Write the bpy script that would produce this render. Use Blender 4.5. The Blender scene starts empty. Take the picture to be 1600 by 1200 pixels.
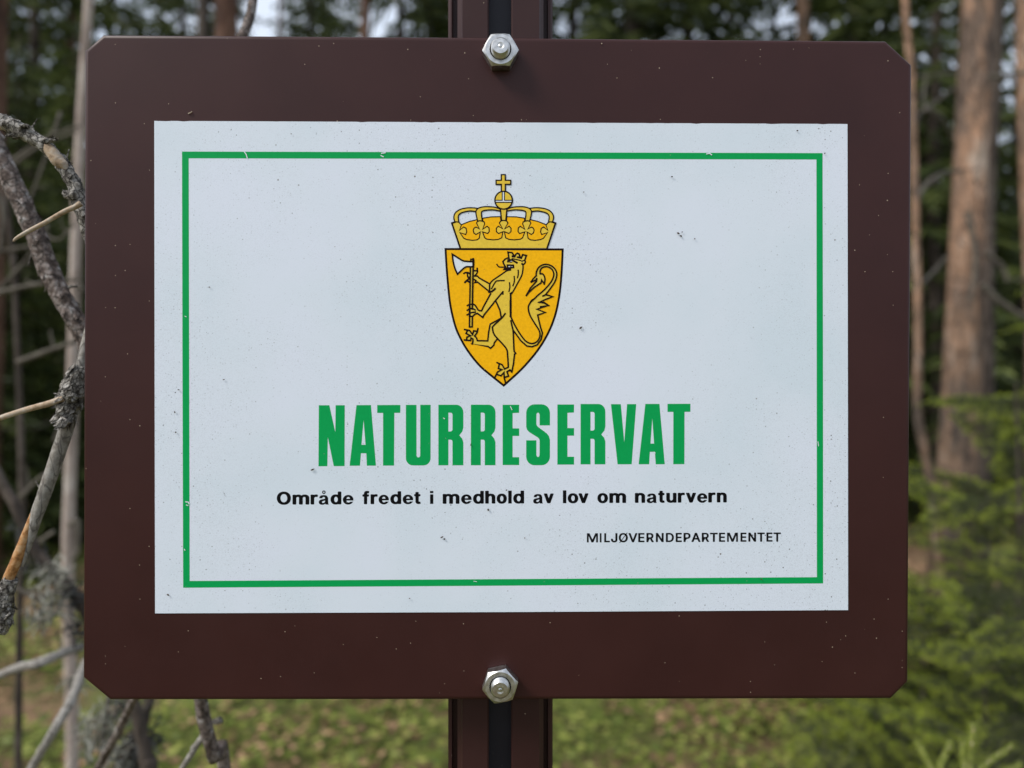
import bpy, bmesh, math, random
import numpy as np
from mathutils import Vector, Matrix, noise
from mathutils.geometry import tessellate_polygon

rnd = random.Random(7)
nr = np.random.default_rng(7)
scene = bpy.context.scene
COL = scene.collection

# ------------------------------------------------------------------ camera
FPX = 1206.0                    # focal length in pixels of the 1600 px wide photograph
CAM = Vector((0.0, -0.335, 1.45))
cd = bpy.data.cameras.new('camera')
cam = bpy.data.objects.new('camera', cd)
COL.objects.link(cam)
cam.location = CAM
cam.rotation_euler = (math.radians(90), 0, 0)
cd.sensor_width = 36.0
cd.lens = 36.0 * FPX / 1600.0
cd.clip_start = 0.01
cd.clip_end = 1000.0
cd.dof.use_dof = True
cd.dof.focus_distance = 0.336
cd.dof.aperture_fstop = 6.0
scene.camera = cam

# ------------------------------------------------------------------ light
SUN_EL, SUN_AZ = 46.0, 240.0     # azimuth clockwise from +Y: the sun is behind the camera, a little to the left
w = bpy.data.worlds.new('World')
scene.world = w
w.use_nodes = True
nt = w.node_tree
bg = nt.nodes['Background']
sky = nt.nodes.new('ShaderNodeTexSky')
sky.sky_type = 'NISHITA'
sky.sun_disc = False
sky.sun_elevation = math.radians(SUN_EL)
sky.sun_rotation = math.radians(SUN_AZ)
sky.altitude = 300
sky.air_density = 1.0
sky.dust_density = 4.0
sky.ozone_density = 1.0
# thin bright overcast in front of the blue: soft procedural cloud, the same in every direction
tcw = nt.nodes.new('ShaderNodeTexCoord')
cn = nt.nodes.new('ShaderNodeTexNoise')
cn.inputs['Scale'].default_value = 2.2
cn.inputs['Detail'].default_value = 6
nt.links.new(tcw.outputs['Generated'], cn.inputs['Vector'])
cr = nt.nodes.new('ShaderNodeMapRange')
cr.inputs['From Min'].default_value = 0.30
cr.inputs['From Max'].default_value = 0.62
cr.inputs['To Min'].default_value = 0.55
cr.inputs['To Max'].default_value = 0.97
nt.links.new(cn.outputs['Fac'], cr.inputs['Value'])
cm = nt.nodes.new('ShaderNodeMix')
cm.data_type = 'RGBA'
cm.inputs[7].default_value = (4.55, 5.05, 5.85, 1)
nt.links.new(cr.outputs[0], cm.inputs[0])
nt.links.new(sky.outputs[0], cm.inputs[6])
nt.links.new(cm.outputs[2], bg.inputs[0])
bg.inputs[1].default_value = 0.15
sl = bpy.data.lights.new('sun', 'SUN')
sl.energy = 2.4
sl.angle = math.radians(18)
sl.color = (1.0, 0.96, 0.90)
sun = bpy.data.objects.new('sun', sl)
COL.objects.link(sun)
el, az = math.radians(SUN_EL), math.radians(SUN_AZ)
sdir = Vector((math.sin(az) * math.cos(el), math.cos(az) * math.cos(el), math.sin(el)))
sun.rotation_euler = sdir.to_track_quat('Z', 'Y').to_euler()
sun.location = sdir * 20 + Vector((0, 0, 5))

scene.view_settings.view_transform = 'Standard'
scene.view_settings.look = 'None'
scene.view_settings.gamma = 1.0
scene.view_settings.use_curve_mapping = False
scene.view_settings.exposure = 0.30
scene.cycles.use_denoising = True
scene.cycles.max_bounces = 6
scene.cycles.diffuse_bounces = 3
scene.cycles.transparent_max_bounces = 8
scene.cycles.sample_clamp_indirect = 6.0


# ------------------------------------------------------------------ helpers
def lin(r, g, b):
    f = lambda c: (c / 255 / 12.92) if c / 255 <= 0.04045 else ((c / 255 + 0.055) / 1.055) ** 2.4
    return (f(r), f(g), f(b), 1.0)


def newmat(name, rough=0.6, spec=0.5, metal=0.0):
    m = bpy.data.materials.new(name)
    m.use_nodes = True
    b = m.node_tree.nodes['Principled BSDF']
    b.inputs['Roughness'].default_value = rough
    b.inputs['Specular IOR Level'].default_value = spec
    b.inputs['Metallic'].default_value = metal
    return m, m.node_tree, b


def nd(t, typ, **kw):
    n = t.nodes.new(typ)
    for k, v in kw.items():
        setattr(n, k, v)
    return n


def ramp(t, stops):
    r = t.nodes.new('ShaderNodeValToRGB')
    e = r.color_ramp.elements
    e[0].position, e[0].color = stops[0]
    e[1].position, e[1].color = stops[-1]
    for p, c in stops[1:-1]:
        x = e.new(p)
        x.color = c
    return r


def noise_mat(name, stops, scale=5.0, rough=0.7, spec=0.3, stretch=(1, 1, 1), bump=0.0, bscale=None, bdist=0.01,
              island=False, detail=6.0, translucent=0.0):
    m, t, b = newmat(name, rough, spec)
    tc = nd(t, 'ShaderNodeTexCoord')
    mp = nd(t, 'ShaderNodeMapping')
    mp.inputs['Scale'].default_value = stretch
    t.links.new(tc.outputs['Object'], mp.inputs[0])
    n = nd(t, 'ShaderNodeTexNoise')
    n.inputs['Scale'].default_value = scale
    n.inputs['Detail'].default_value = detail
    n.inputs['Roughness'].default_value = 0.65
    t.links.new(mp.outputs[0], n.inputs['Vector'])
    r = ramp(t, stops)
    src = n.outputs['Fac']
    if island:
        g = nd(t, 'ShaderNodeNewGeometry')
        mx = nd(t, 'ShaderNodeMath', operation='MULTIPLY_ADD')
        mx.inputs[1].default_value = 0.55
        t.links.new(g.outputs['Random Per Island'], mx.inputs[0])
        m2 = nd(t, 'ShaderNodeMath', operation='MULTIPLY')
        m2.inputs[1].default_value = 0.45
        t.links.new(n.outputs['Fac'], m2.inputs[0])
        t.links.new(m2.outputs[0], mx.inputs[2])
        src = mx.outputs[0]
    t.links.new(src, r.inputs[0])
    t.links.new(r.outputs[0], b.inputs['Base Color'])
    if bump:
        n2 = nd(t, 'ShaderNodeTexNoise')
        n2.inputs['Scale'].default_value = bscale or scale * 3
        n2.inputs['Detail'].default_value = 5
        t.links.new(mp.outputs[0], n2.inputs['Vector'])
        bp = nd(t, 'ShaderNodeBump')
        bp.inputs['Strength'].default_value = bump
        bp.inputs['Distance'].default_value = bdist
        t.links.new(n2.outputs['Fac'], bp.inputs['Height'])
        t.links.new(bp.outputs[0], b.inputs['Normal'])
    if translucent:
        tr = nd(t, 'ShaderNodeBsdfTranslucent')
        t.links.new(r.outputs[0], tr.inputs[0])
        ms = nd(t, 'ShaderNodeMixShader')
        ms.inputs[0].default_value = translucent
        out = t.nodes['Material Output']
        t.links.new(b.outputs[0], ms.inputs[1])
        t.links.new(tr.outputs[0], ms.inputs[2])
        t.links.new(ms.outputs[0], out.inputs[0])
    return m


def crack(m, scale, width=0.07, dark=(0.02, 0.016, 0.013, 1), stretch=(1, 1, 1)):
    t = m.node_tree
    b = t.nodes['Principled BSDF']
    src = b.inputs['Base Color'].links[0].from_socket
    tc = nd(t, 'ShaderNodeTexCoord')
    mp = nd(t, 'ShaderNodeMapping'); mp.inputs['Scale'].default_value = stretch
    t.links.new(tc.outputs['Object'], mp.inputs[0])
    nz = nd(t, 'ShaderNodeTexNoise'); nz.inputs['Scale'].default_value = scale * 0.8
    t.links.new(mp.outputs[0], nz.inputs['Vector'])
    ad = nd(t, 'ShaderNodeMix', data_type='VECTOR'); ad.inputs[0].default_value = 1.2 / scale
    t.links.new(mp.outputs[0], ad.inputs[4]); t.links.new(nz.outputs['Color'], ad.inputs[5])
    v = nd(t, 'ShaderNodeTexVoronoi', feature='DISTANCE_TO_EDGE'); v.inputs['Scale'].default_value = scale
    t.links.new(ad.outputs[1], v.inputs['Vector'])
    mr = nd(t, 'ShaderNodeMapRange'); mr.inputs['From Max'].default_value = width; mr.inputs['To Min'].default_value = 1; mr.inputs['To Max'].default_value = 0
    t.links.new(v.outputs['Distance'], mr.inputs['Value'])
    mx = nd(t, 'ShaderNodeMix', data_type='RGBA'); mx.inputs[7].default_value = dark
    t.links.new(mr.outputs[0], mx.inputs[0]); t.links.new(src, mx.inputs[6])
    t.links.new(mx.outputs[2], b.inputs['Base Color'])


def mesh_of(name, V, F, mat, smooth=False):
    me = bpy.data.meshes.new(name)
    V = np.asarray(V, dtype=np.float32)
    if isinstance(F, np.ndarray):
        n, k = F.shape
        me.vertices.add(len(V))
        me.vertices.foreach_set('co', V.ravel())
        me.loops.add(n * k)
        me.loops.foreach_set('vertex_index', F.astype(np.int32).ravel())
        me.polygons.add(n)
        me.polygons.foreach_set('loop_start', np.arange(0, n * k, k, dtype=np.int32))
        me.polygons.foreach_set('loop_total', np.full(n, k, dtype=np.int32))
        me.update(calc_edges=True)
    else:
        me.from_pydata([tuple(v) for v in V.tolist()], [], F)
        me.update()
    if smooth:
        me.polygons.foreach_set('use_smooth', [True] * len(me.polygons))
    if mat:
        me.materials.append(mat)
    return me


def obj(name, me, parent=None, loc=None, rot=None, label=None):
    o = bpy.data.objects.new(name, me)
    COL.objects.link(o)
    if parent:
        o.parent = parent
    if loc is not None:
        o.location = loc
    if rot is not None:
        o.rotation_euler = rot
    if label:
        o['label'] = label
    return o


def tag(o, label=None, cat=None, group=None, kind=None):
    if label: o['label'] = label
    if cat: o['category'] = cat
    if group: o['group'] = group
    if kind: o['kind'] = kind
    return o


def thing(name, label, cat, loc=(0, 0, 0), rotz=0.0, group=None):
    o = bpy.data.objects.new(name, None)
    COL.objects.link(o)
    o.location = loc
    o.rotation_euler = (0, 0, rotz)
    o.empty_display_size = 0.1
    return tag(o, label, cat, group)


def copy_tree(src, loc, rotz, label, scale=1.0, group=None, cat=None):
    r = src.copy()
    COL.objects.link(r)
    r.location = loc
    r.rotation_euler = (0, 0, rotz)
    r.scale = (scale,) * 3
    tag(r, label, cat, group)
    for ch in list(src.children):
        c = ch.copy(); COL.objects.link(c); c.parent = r
        for g in list(ch.children):
            d = g.copy(); COL.objects.link(d); d.parent = c
    return r


def W(px, py, D):
    """a point of the place at depth D metres in front of the lens (layout helper, 1600x1200 photo pixels)"""
    return Vector((CAM.x + (px - 800) / FPX * D, CAM.y + D, CAM.z - (py - 600) / FPX * D))


def catmull(pts, n=6, closed=False):
    P = [Vector(p) for p in pts]
    m = len(P)
    out = []
    rng = range(m) if closed else range(m - 1)
    for i in rng:
        p0 = P[(i - 1) % m] if (closed or i > 0) else P[0] * 2 - P[1]
        p1 = P[i]
        p2 = P[(i + 1) % m]
        p3 = P[(i + 2) % m] if (closed or i < m - 2) else P[m - 1] * 2 - P[m - 2]
        for k in range(n):
            t = k / n
            out.append(0.5 * ((2 * p1) + (p2 - p0) * t + (2 * p0 - 5 * p1 + 4 * p2 - p3) * t * t + (3 * p1 - p0 - 3 * p2 + p3) * t ** 3))
    if not closed:
        out.append(P[-1])
    return out


def tube_geo(pts, rad, seg=12, rough=0.0, fscale=200.0, V=None, F=None, cap=True, stretch=0.35, seed=0.0):
    """tapered tube along pts; rad is a number, list or function of 0..1; rough = relative bark relief"""
    if V is None:
        V, F = [], []
    P = [Vector(p) for p in pts]
    n = len(P)
    base = len(V)
    up = None
    s = 0.0
    for i, p in enumerate(P):
        tdir = (P[min(i + 1, n - 1)] - P[max(i - 1, 0)]).normalized()
        if up is None:
            up = tdir.orthogonal().normalized()
        else:
            up = (up - tdir * up.dot(tdir)).normalized()
        side = tdir.cross(up)
        if i:
            s += (P[i] - P[i - 1]).length
        f = i / (n - 1)
        r = rad(f) if callable(rad) else (rad[i] if isinstance(rad, (list, tuple)) else rad)
        for k in range(seg):
            a = 2 * math.pi * k / seg
            d = up * math.cos(a) + side * math.sin(a)
            rr = r
            if rough:
                q = Vector((math.cos(a) * r * fscale, math.sin(a) * r * fscale, s * fscale * stretch + seed))
                h = noise.fractal(q, 0.9, 2.1, 4)
                h2 = noise.noise(q * 2.7)
                rr = r * (1 + rough * (h + 0.5 * abs(h2)))
            V.append(p + d * rr)
    for i in range(n - 1):
        for k in range(seg):
            a = base + i * seg + k
            b = base + i * seg + (k + 1) % seg
            F.append((a, b, b + seg, a + seg))
    if cap:
        F.append(tuple(base + k for k in range(seg))[::-1])
        F.append(tuple(base + (n - 1) * seg + k for k in range(seg)))
    return V, F


def box_geo(V, F, x0, x1, y0, y1, z0, z1):
    b = len(V)
    V += [(x0, y0, z0), (x1, y0, z0), (x1, y1, z0), (x0, y1, z0), (x0, y0, z1), (x1, y0, z1), (x1, y1, z1), (x0, y1, z1)]
    F += [(b, b + 3, b + 2, b + 1), (b + 4, b + 5, b + 6, b + 7), (b, b + 1, b + 5, b + 4), (b + 1, b + 2, b + 6, b + 5),
          (b + 2, b + 3, b + 7, b + 6), (b + 3, b, b + 4, b + 7)]


# ------------------------------------------------------------------ materials
def sheet_material():
    m, t, b = newmat('white_sheet', 0.38, 0.4)
    tc = nd(t, 'ShaderNodeTexCoord')
    big = nd(t, 'ShaderNodeTexNoise'); big.inputs['Scale'].default_value = 14; big.inputs['Detail'].default_value = 5
    t.links.new(tc.outputs['Object'], big.inputs['Vector'])
    r0 = ramp(t, [(0.35, (0.645, 0.725, 0.795, 1)), (0.5, (0.690, 0.750, 0.825, 1)), (0.65, (0.715, 0.760, 0.855, 1))])
    t.links.new(big.outputs['Fac'], r0.inputs[0])
    last = r0.outputs[0]
    dn = nd(t, 'ShaderNodeTexNoise'); dn.inputs['Scale'].default_value = 9; dn.inputs['Detail'].default_value = 6; dn.inputs['Roughness'].default_value = 0.7
    t.links.new(tc.outputs['Object'], dn.inputs['Vector'])
    dm = nd(t, 'ShaderNodeMapRange'); dm.inputs['From Min'].default_value = 0.40; dm.inputs['From Max'].default_value = 0.62
    dm.inputs['To Min'].default_value = 0.15; dm.inputs['To Max'].default_value = 1.15
    t.links.new(dn.outputs['Fac'], dm.inputs['Value'])
    # faint grain, small specks and rarer dark dots of dirt
    for sc, thr, soft, mask, colr, amt in ((2600, 0.45, 0.3, 0.45, (0.36, 0.38, 0.42, 1), 0.22), (900, 0.16, 0.10, 0.70, (0.16, 0.16, 0.17, 1), 0.35),
                                           (380, 0.085, 0.05, 0.80, (0.08, 0.075, 0.07, 1), 0.6), (120, 0.035, 0.02, 0.75, (0.10, 0.07, 0.05, 1), 0.7)):
        v = nd(t, 'ShaderNodeTexVoronoi'); v.inputs['Scale'].default_value = sc
        t.links.new(tc.outputs['Object'], v.inputs['Vector'])
        mr = nd(t, 'ShaderNodeMapRange')
        mr.inputs['From Min'].default_value = thr + soft; mr.inputs['From Max'].default_value = thr
        mr.inputs['To Min'].default_value = 0; mr.inputs['To Max'].default_value = 1
        t.links.new(v.outputs['Distance'], mr.inputs['Value'])
        sep = nd(t, 'ShaderNodeSeparateColor'); t.links.new(v.outputs['Color'], sep.inputs[0])
        gt = nd(t, 'ShaderNodeMath', operation='GREATER_THAN'); gt.inputs[1].default_value = mask
        t.links.new(sep.outputs[0], gt.inputs[0])
        mu = nd(t, 'ShaderNodeMath', operation='MULTIPLY'); t.links.new(mr.outputs[0], mu.inputs[0]); t.links.new(gt.outputs[0], mu.inputs[1])
        mu2 = nd(t, 'ShaderNodeMath', operation='MULTIPLY'); t.links.new(mu.outputs[0], mu2.inputs[0]); t.links.new(sep.outputs[1], mu2.inputs[1])
        mu3 = nd(t, 'ShaderNodeMath', operation='MULTIPLY'); t.links.new(mu2.outputs[0], mu3.inputs[0]); mu3.inputs[1].default_value = amt * 1.5
        mu4 = nd(t, 'ShaderNodeMath', operation='MULTIPLY'); t.links.new(mu3.outputs[0], mu4.inputs[0]); t.links.new(dm.outputs[0], mu4.inputs[1]); mu4.use_clamp = True
        mu3 = mu4
        mx = nd(t, 'ShaderNodeMix', data_type='RGBA'); t.links.new(mu3.outputs[0], mx.inputs[0]); t.links.new(last, mx.inputs[6]); mx.inputs[7].default_value = colr
        last = mx.outputs[2]
    t.links.new(last, b.inputs['Base Color'])
    return m


def ink_material(name, col, rough=0.5, var=0.06, spec=0.10):
    m, t, b = newmat(name, rough, spec)
    tc = nd(t, 'ShaderNodeTexCoord')
    n = nd(t, 'ShaderNodeTexNoise'); n.inputs['Scale'].default_value = 900; n.inputs['Detail'].default_value = 3
    t.links.new(tc.outputs['Object'], n.inputs['Vector'])
    c = Vector(col[:3])
    r = ramp(t, [(0.3, (*(c * (1 - var)), 1)), (0.7, (*[min(1, q) for q in (c * (1 + var))], 1))])
    t.links.new(n.outputs['Fac'], r.inputs[0])
    last = r.outputs[0]
    v = nd(t, 'ShaderNodeTexVoronoi'); v.inputs['Scale'].default_value = 420
    t.links.new(tc.outputs['Object'], v.inputs['Vector'])
    lt = nd(t, 'ShaderNodeMath', operation='LESS_THAN'); lt.inputs[1].default_value = 0.10
    t.links.new(v.outputs['Distance'], lt.inputs[0])
    sep = nd(t, 'ShaderNodeSeparateColor'); t.links.new(v.outputs['Color'], sep.inputs[0])
    gt = nd(t, 'ShaderNodeMath', operation='GREATER_THAN'); gt.inputs[1].default_value = 0.86
    t.links.new(sep.outputs[0], gt.inputs[0])
    mu = nd(t, 'ShaderNodeMath', operation='MULTIPLY'); t.links.new(lt.outputs[0], mu.inputs[0]); t.links.new(gt.outputs[0], mu.inputs[1])
    mu2 = nd(t, 'ShaderNodeMath', operation='MULTIPLY'); t.links.new(mu.outputs[0], mu2.inputs[0]); mu2.inputs[1].default_value = 0.4
    mx = nd(t, 'ShaderNodeMix', data_type='RGBA'); t.links.new(mu2.outputs[0], mx.inputs[0]); t.links.new(last, mx.inputs[6])
    mx.inputs[7].default_value = (0.3, 0.32, 0.3, 1) if sum(col[:3]) < 0.6 else (0.12, 0.09, 0.05, 1)
    t.links.new(mx.outputs[2], b.inputs['Base Color'])
    return m


def paint_material(name, c0, c1, rough=0.5, specks=0.9):
    """brown powder coat: orange-peel relief, faint mottling and scattered pale dust grains"""
    m, t, b = newmat(name, rough, 0.25)
    tc = nd(t, 'ShaderNodeTexCoord')
    n = nd(t, 'ShaderNodeTexNoise'); n.inputs['Scale'].default_value = 22; n.inputs['Detail'].default_value = 7
    t.links.new(tc.outputs['Object'], n.inputs['Vector'])
    r = ramp(t, [(0.35, c0), (0.65, c1)])
    t.links.new(n.outputs['Fac'], r.inputs[0])
    last = r.outputs[0]
    for sc, thr, mask in ((480, 0.095, 0.90), (200, 0.05, 0.80)):
        v = nd(t, 'ShaderNodeTexVoronoi'); v.inputs['Scale'].default_value = sc
        t.links.new(tc.outputs['Object'], v.inputs['Vector'])
        lt = nd(t, 'ShaderNodeMath', operation='LESS_THAN'); lt.inputs[1].default_value = thr
        t.links.new(v.outputs['Distance'], lt.inputs[0])
        sep = nd(t, 'ShaderNodeSeparateColor'); t.links.new(v.outputs['Color'], sep.inputs[0])
        gt = nd(t, 'ShaderNodeMath', operation='GREATER_THAN'); gt.inputs[1].default_value = mask
        t.links.new(sep.outputs[0], gt.inputs[0])
        mu = nd(t, 'ShaderNodeMath', operation='MULTIPLY'); t.links.new(lt.outputs[0], mu.inputs[0]); t.links.new(gt.outputs[0], mu.inputs[1])
        mu2 = nd(t, 'ShaderNodeMath', operation='MULTIPLY'); t.links.new(mu.outputs[0], mu2.inputs[0]); t.links.new(sep.outputs[1], mu2.inputs[1])
        mu3 = nd(t, 'ShaderNodeMath', operation='MULTIPLY'); t.links.new(mu2.outputs[0], mu3.inputs[0]); mu3.inputs[1].default_value = specks
        mx = nd(t, 'ShaderNodeMix', data_type='RGBA'); t.links.new(mu3.outputs[0], mx.inputs[0]); t.links.new(last, mx.inputs[6])
        mx.inputs[7].default_value = (0.45, 0.36, 0.26, 1)
        last = mx.outputs[2]
    t.links.new(last, b.inputs['Base Color'])
    n2 = nd(t, 'ShaderNodeTexNoise'); n2.inputs['Scale'].default_value = 1600; n2.inputs['Detail'].default_value = 2
    t.links.new(tc.outputs['Object'], n2.inputs['Vector'])
    bp = nd(t, 'ShaderNodeBump'); bp.inputs['Strength'].default_value = 0.25; bp.inputs['Distance'].default_value = 0.0001
    t.links.new(n2.outputs['Fac'], bp.inputs['Height']); t.links.new(bp.outputs[0], b.inputs['Normal'])
    n3 = nd(t, 'ShaderNodeTexNoise'); n3.inputs['Scale'].default_value = 40; n3.inputs['Detail'].default_value = 6
    t.links.new(tc.outputs['Object'], n3.inputs['Vector'])
    mr = nd(t, 'ShaderNodeMapRange'); mr.inputs['To Min'].default_value = rough - 0.06; mr.inputs['To Max'].default_value = rough + 0.08
    t.links.new(n3.outputs['Fac'], mr.inputs['Value']); t.links.new(mr.outputs[0], b.inputs['Roughness'])
    return m


M = {}
M['sheet'] = sheet_material()
M['green'] = ink_material('green_ink', (0.002, 0.335, 0.080), var=0.03)
M['amber'] = ink_material('amber_ink', (0.93, 0.47, 0.004), var=0.07)
M['yellow'] = ink_material('yellow_ink', (0.78, 0.54, 0.055), var=0.07)
M['black'] = ink_material('black_ink', (0.003, 0.003, 0.004), var=0.1)
M['outline'] = ink_material('dark_outline_ink', (0.008, 0.002, 0.002), var=0.1)
M['white_ink'] = ink_material('bare_white', (0.71, 0.76, 0.81), var=0.02)
M['brown'] = paint_material('brown_powder_coat', (0.034, 0.0098, 0.0088, 1), (0.041, 0.0125, 0.0110, 1), 0.40)
M['post_brown'] = paint_material('brown_post_coat', (0.032, 0.0115, 0.0105, 1), (0.042, 0.0165, 0.015, 1), 0.42, 1.2)
M['slot'] = paint_material('dark_slot_coat', (0.022, 0.021, 0.030, 1), (0.034, 0.033, 0.044, 1), 0.42, 0.4)


def metal_mat():
    m, t, b = newmat('zinc_steel', 0.3, 0.5, 1.0)
    tc = nd(t, 'ShaderNodeTexCoord')
    n = nd(t, 'ShaderNodeTexNoise'); n.inputs['Scale'].default_value = 500; n.inputs['Detail'].default_value = 8
    t.links.new(tc.outputs['Object'], n.inputs['Vector'])
    r = ramp(t, [(0.3, (0.42, 0.41, 0.39, 1)), (0.7, (0.66, 0.66, 0.65, 1))])
    t.links.new(n.outputs['Fac'], r.inputs[0]); t.links.new(r.outputs[0], b.inputs['Base Color'])
    mr = nd(t, 'ShaderNodeMapRange'); mr.inputs['To Min'].default_value = 0.25; mr.inputs['To Max'].default_value = 0.5
    t.links.new(n.outputs['Fac'], mr.inputs['Value']); t.links.new(mr.outputs[0], b.inputs['Roughness'])
    bp = nd(t, 'ShaderNodeBump'); bp.inputs['Strength'].default_value = 0.25; bp.inputs['Distance'].default_value = 0.0002
    t.links.new(n.outputs['Fac'], bp.inputs['Height']); t.links.new(bp.outputs[0], b.inputs['Normal'])
    return m


M['steel'] = metal_mat()
M['bark_grey'] = noise_mat('grey_flaky_bark', [(0.30, (0.018, 0.014, 0.012, 1)), (0.43, (0.12, 0.108, 0.092, 1)), (0.56, (0.31, 0.29, 0.26, 1)), (0.70, (0.46, 0.44, 0.41, 1))],
                           scale=330, rough=0.85, bump=1.0, bscale=700, bdist=0.0008, stretch=(1, 1, 0.7))
M['bark_scaly'] = noise_mat('scaly_brown_bark', [(0.30, (0.020, 0.014, 0.012, 1)), (0.45, (0.11, 0.080, 0.066, 1)), (0.57, (0.24, 0.20, 0.18, 1)), (0.70, (0.42, 0.41, 0.40, 1))],
                            scale=210, rough=0.8, bump=1.0, bscale=450, bdist=0.001)
M['bare_wood'] = noise_mat('bare_tan_wood', [(0.3, (0.20, 0.14, 0.085, 1)), (0.45, (0.40, 0.29, 0.19, 1)), (0.62, (0.47, 0.41, 0.33, 1))], scale=260, rough=0.7, bump=0.4, bscale=500, bdist=0.0003)
M['orange_wood'] = noise_mat('orange_peeled_wood', [(0.32, (0.16, 0.070, 0.025, 1)), (0.48, (0.40, 0.19, 0.065, 1)), (0.62, (0.50, 0.32, 0.17, 1))], scale=300, rough=0.6, bump=0.4, bscale=500, bdist=0.0003)
M['grey_wood'] = noise_mat('weathered_grey_wood', [(0.3, (0.13, 0.11, 0.09, 1)), (0.5, (0.27, 0.25, 0.22, 1)), (0.7, (0.40, 0.38, 0.35, 1))], scale=230, rough=0.8, bump=0.6, bscale=600, bdist=0.0004)
M['lichen'] = noise_mat('grey_green_lichen', [(0.3, (0.11, 0.108, 0.085, 1)), (0.7, (0.40, 0.39, 0.33, 1))], scale=80, rough=0.9, island=True)
M['dark_lichen'] = noise_mat('black_hair_lichen', [(0.3, (0.02, 0.02, 0.02, 1)), (0.7, (0.09, 0.09, 0.085, 1))], scale=60, rough=0.9, island=True)
M['pine_bark'] = noise_mat('pale_orange_pine_bark', [(0.30, (0.050, 0.036, 0.028, 1)), (0.43, (0.17, 0.120, 0.090, 1)), (0.55, (0.34, 0.20, 0.125, 1)), (0.68, (0.46, 0.37, 0.30, 1))],
                           scale=7, rough=0.9, bump=1.0, bscale=22, bdist=0.05, stretch=(1, 1, 0.3), detail=8)
M['red_bark'] = noise_mat('reddish_pine_bark', [(0.3, (0.030, 0.016, 0.011, 1)), (0.5, (0.115, 0.060, 0.040, 1)), (0.7, (0.21, 0.125, 0.085, 1))], scale=9, rough=0.9, bump=0.9, bscale=22,
                          bdist=0.02, stretch=(1, 1, 0.35))
M['dark_bark'] = noise_mat('dark_spruce_bark', [(0.3, (0.020, 0.015, 0.012, 1)), (0.5, (0.065, 0.050, 0.040, 1)), (0.7, (0.14, 0.115, 0.095, 1))], scale=14, rough=0.9, bump=0.9, bscale=30,
                           bdist=0.015, stretch=(1, 1, 0.5))
M['pale_bark'] = noise_mat('pale_sapling_bark', [(0.3, (0.19, 0.145, 0.12, 1)), (0.5, (0.36, 0.29, 0.25, 1)), (0.7, (0.50, 0.44, 0.39, 1))], scale=25, rough=0.8, bump=0.6, bscale=60,
                           bdist=0.004, stretch=(1, 1, 0.5))
M['needles'] = noise_mat('dark_green_needles', [(0.15, (0.014, 0.022, 0.006, 1)), (0.5, (0.062, 0.085, 0.022, 1)), (0.85, (0.175, 0.205, 0.055, 1))], scale=1.5, rough=0.6, island=True, translucent=0.3)
M['olive_needles'] = noise_mat('olive_pine_needles', [(0.15, (0.020, 0.028, 0.010, 1)), (0.5, (0.055, 0.070, 0.024, 1)), (0.85, (0.115, 0.130, 0.048, 1))], scale=1.2, rough=0.6, island=True, translucent=0.25)
M['bough_needles'] = noise_mat('green_bough_needles', [(0.15, (0.009, 0.017, 0.003, 1)), (0.45, (0.030, 0.050, 0.008, 1)), (0.85, (0.085, 0.115, 0.018, 1))], scale=9, rough=0.5, island=True, translucent=0.3)
M['shoot_needles'] = noise_mat('fresh_yellow_green_needles', [(0.2, (0.15, 0.19, 0.035, 1)), (0.8, (0.34, 0.38, 0.08, 1))], scale=30, rough=0.5, island=True, translucent=0.3)
crack(M['bark_grey'], 330, 0.10)
crack(M['bark_scaly'], 190, 0.08)
crack(M['pine_bark'], 16, 0.05, (0.05, 0.035, 0.03, 1), (1, 1, 0.35))
def grey_base(m, z0, z1, dark):
    """old pines: thick grey-brown bark low down, thin orange bark higher up"""
    t = m.node_tree
    b = t.nodes['Principled BSDF']
    src = b.inputs['Base Color'].links[0].from_socket
    tc = nd(t, 'ShaderNodeTexCoord'); sp = nd(t, 'ShaderNodeSeparateXYZ')
    t.links.new(tc.outputs['Object'], sp.inputs[0])
    nz = nd(t, 'ShaderNodeTexNoise'); nz.inputs['Scale'].default_value = 6
    t.links.new(tc.outputs['Object'], nz.inputs['Vector'])
    ad = nd(t, 'ShaderNodeMath', operation='MULTIPLY_ADD'); ad.inputs[1].default_value = 1.6
    t.links.new(nz.outputs['Fac'], ad.inputs[0]); t.links.new(sp.outputs[2], ad.inputs[2])
    mr = nd(t, 'ShaderNodeMapRange'); mr.inputs['From Min'].default_value = z0 + 0.8; mr.inputs['From Max'].default_value = z1 + 0.8
    mr.inputs['To Min'].default_value = 0.85; mr.inputs['To Max'].default_value = 0.0
    t.links.new(ad.outputs[0], mr.inputs['Value'])
    mx = nd(t, 'ShaderNodeMix', data_type='RGBA', blend_type='MULTIPLY'); mx.inputs[7].default_value = dark
    t.links.new(mr.outputs[0], mx.inputs[0]); t.links.new(src, mx.inputs[6])
    t.links.new(mx.outputs[2], b.inputs['Base Color'])


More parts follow.
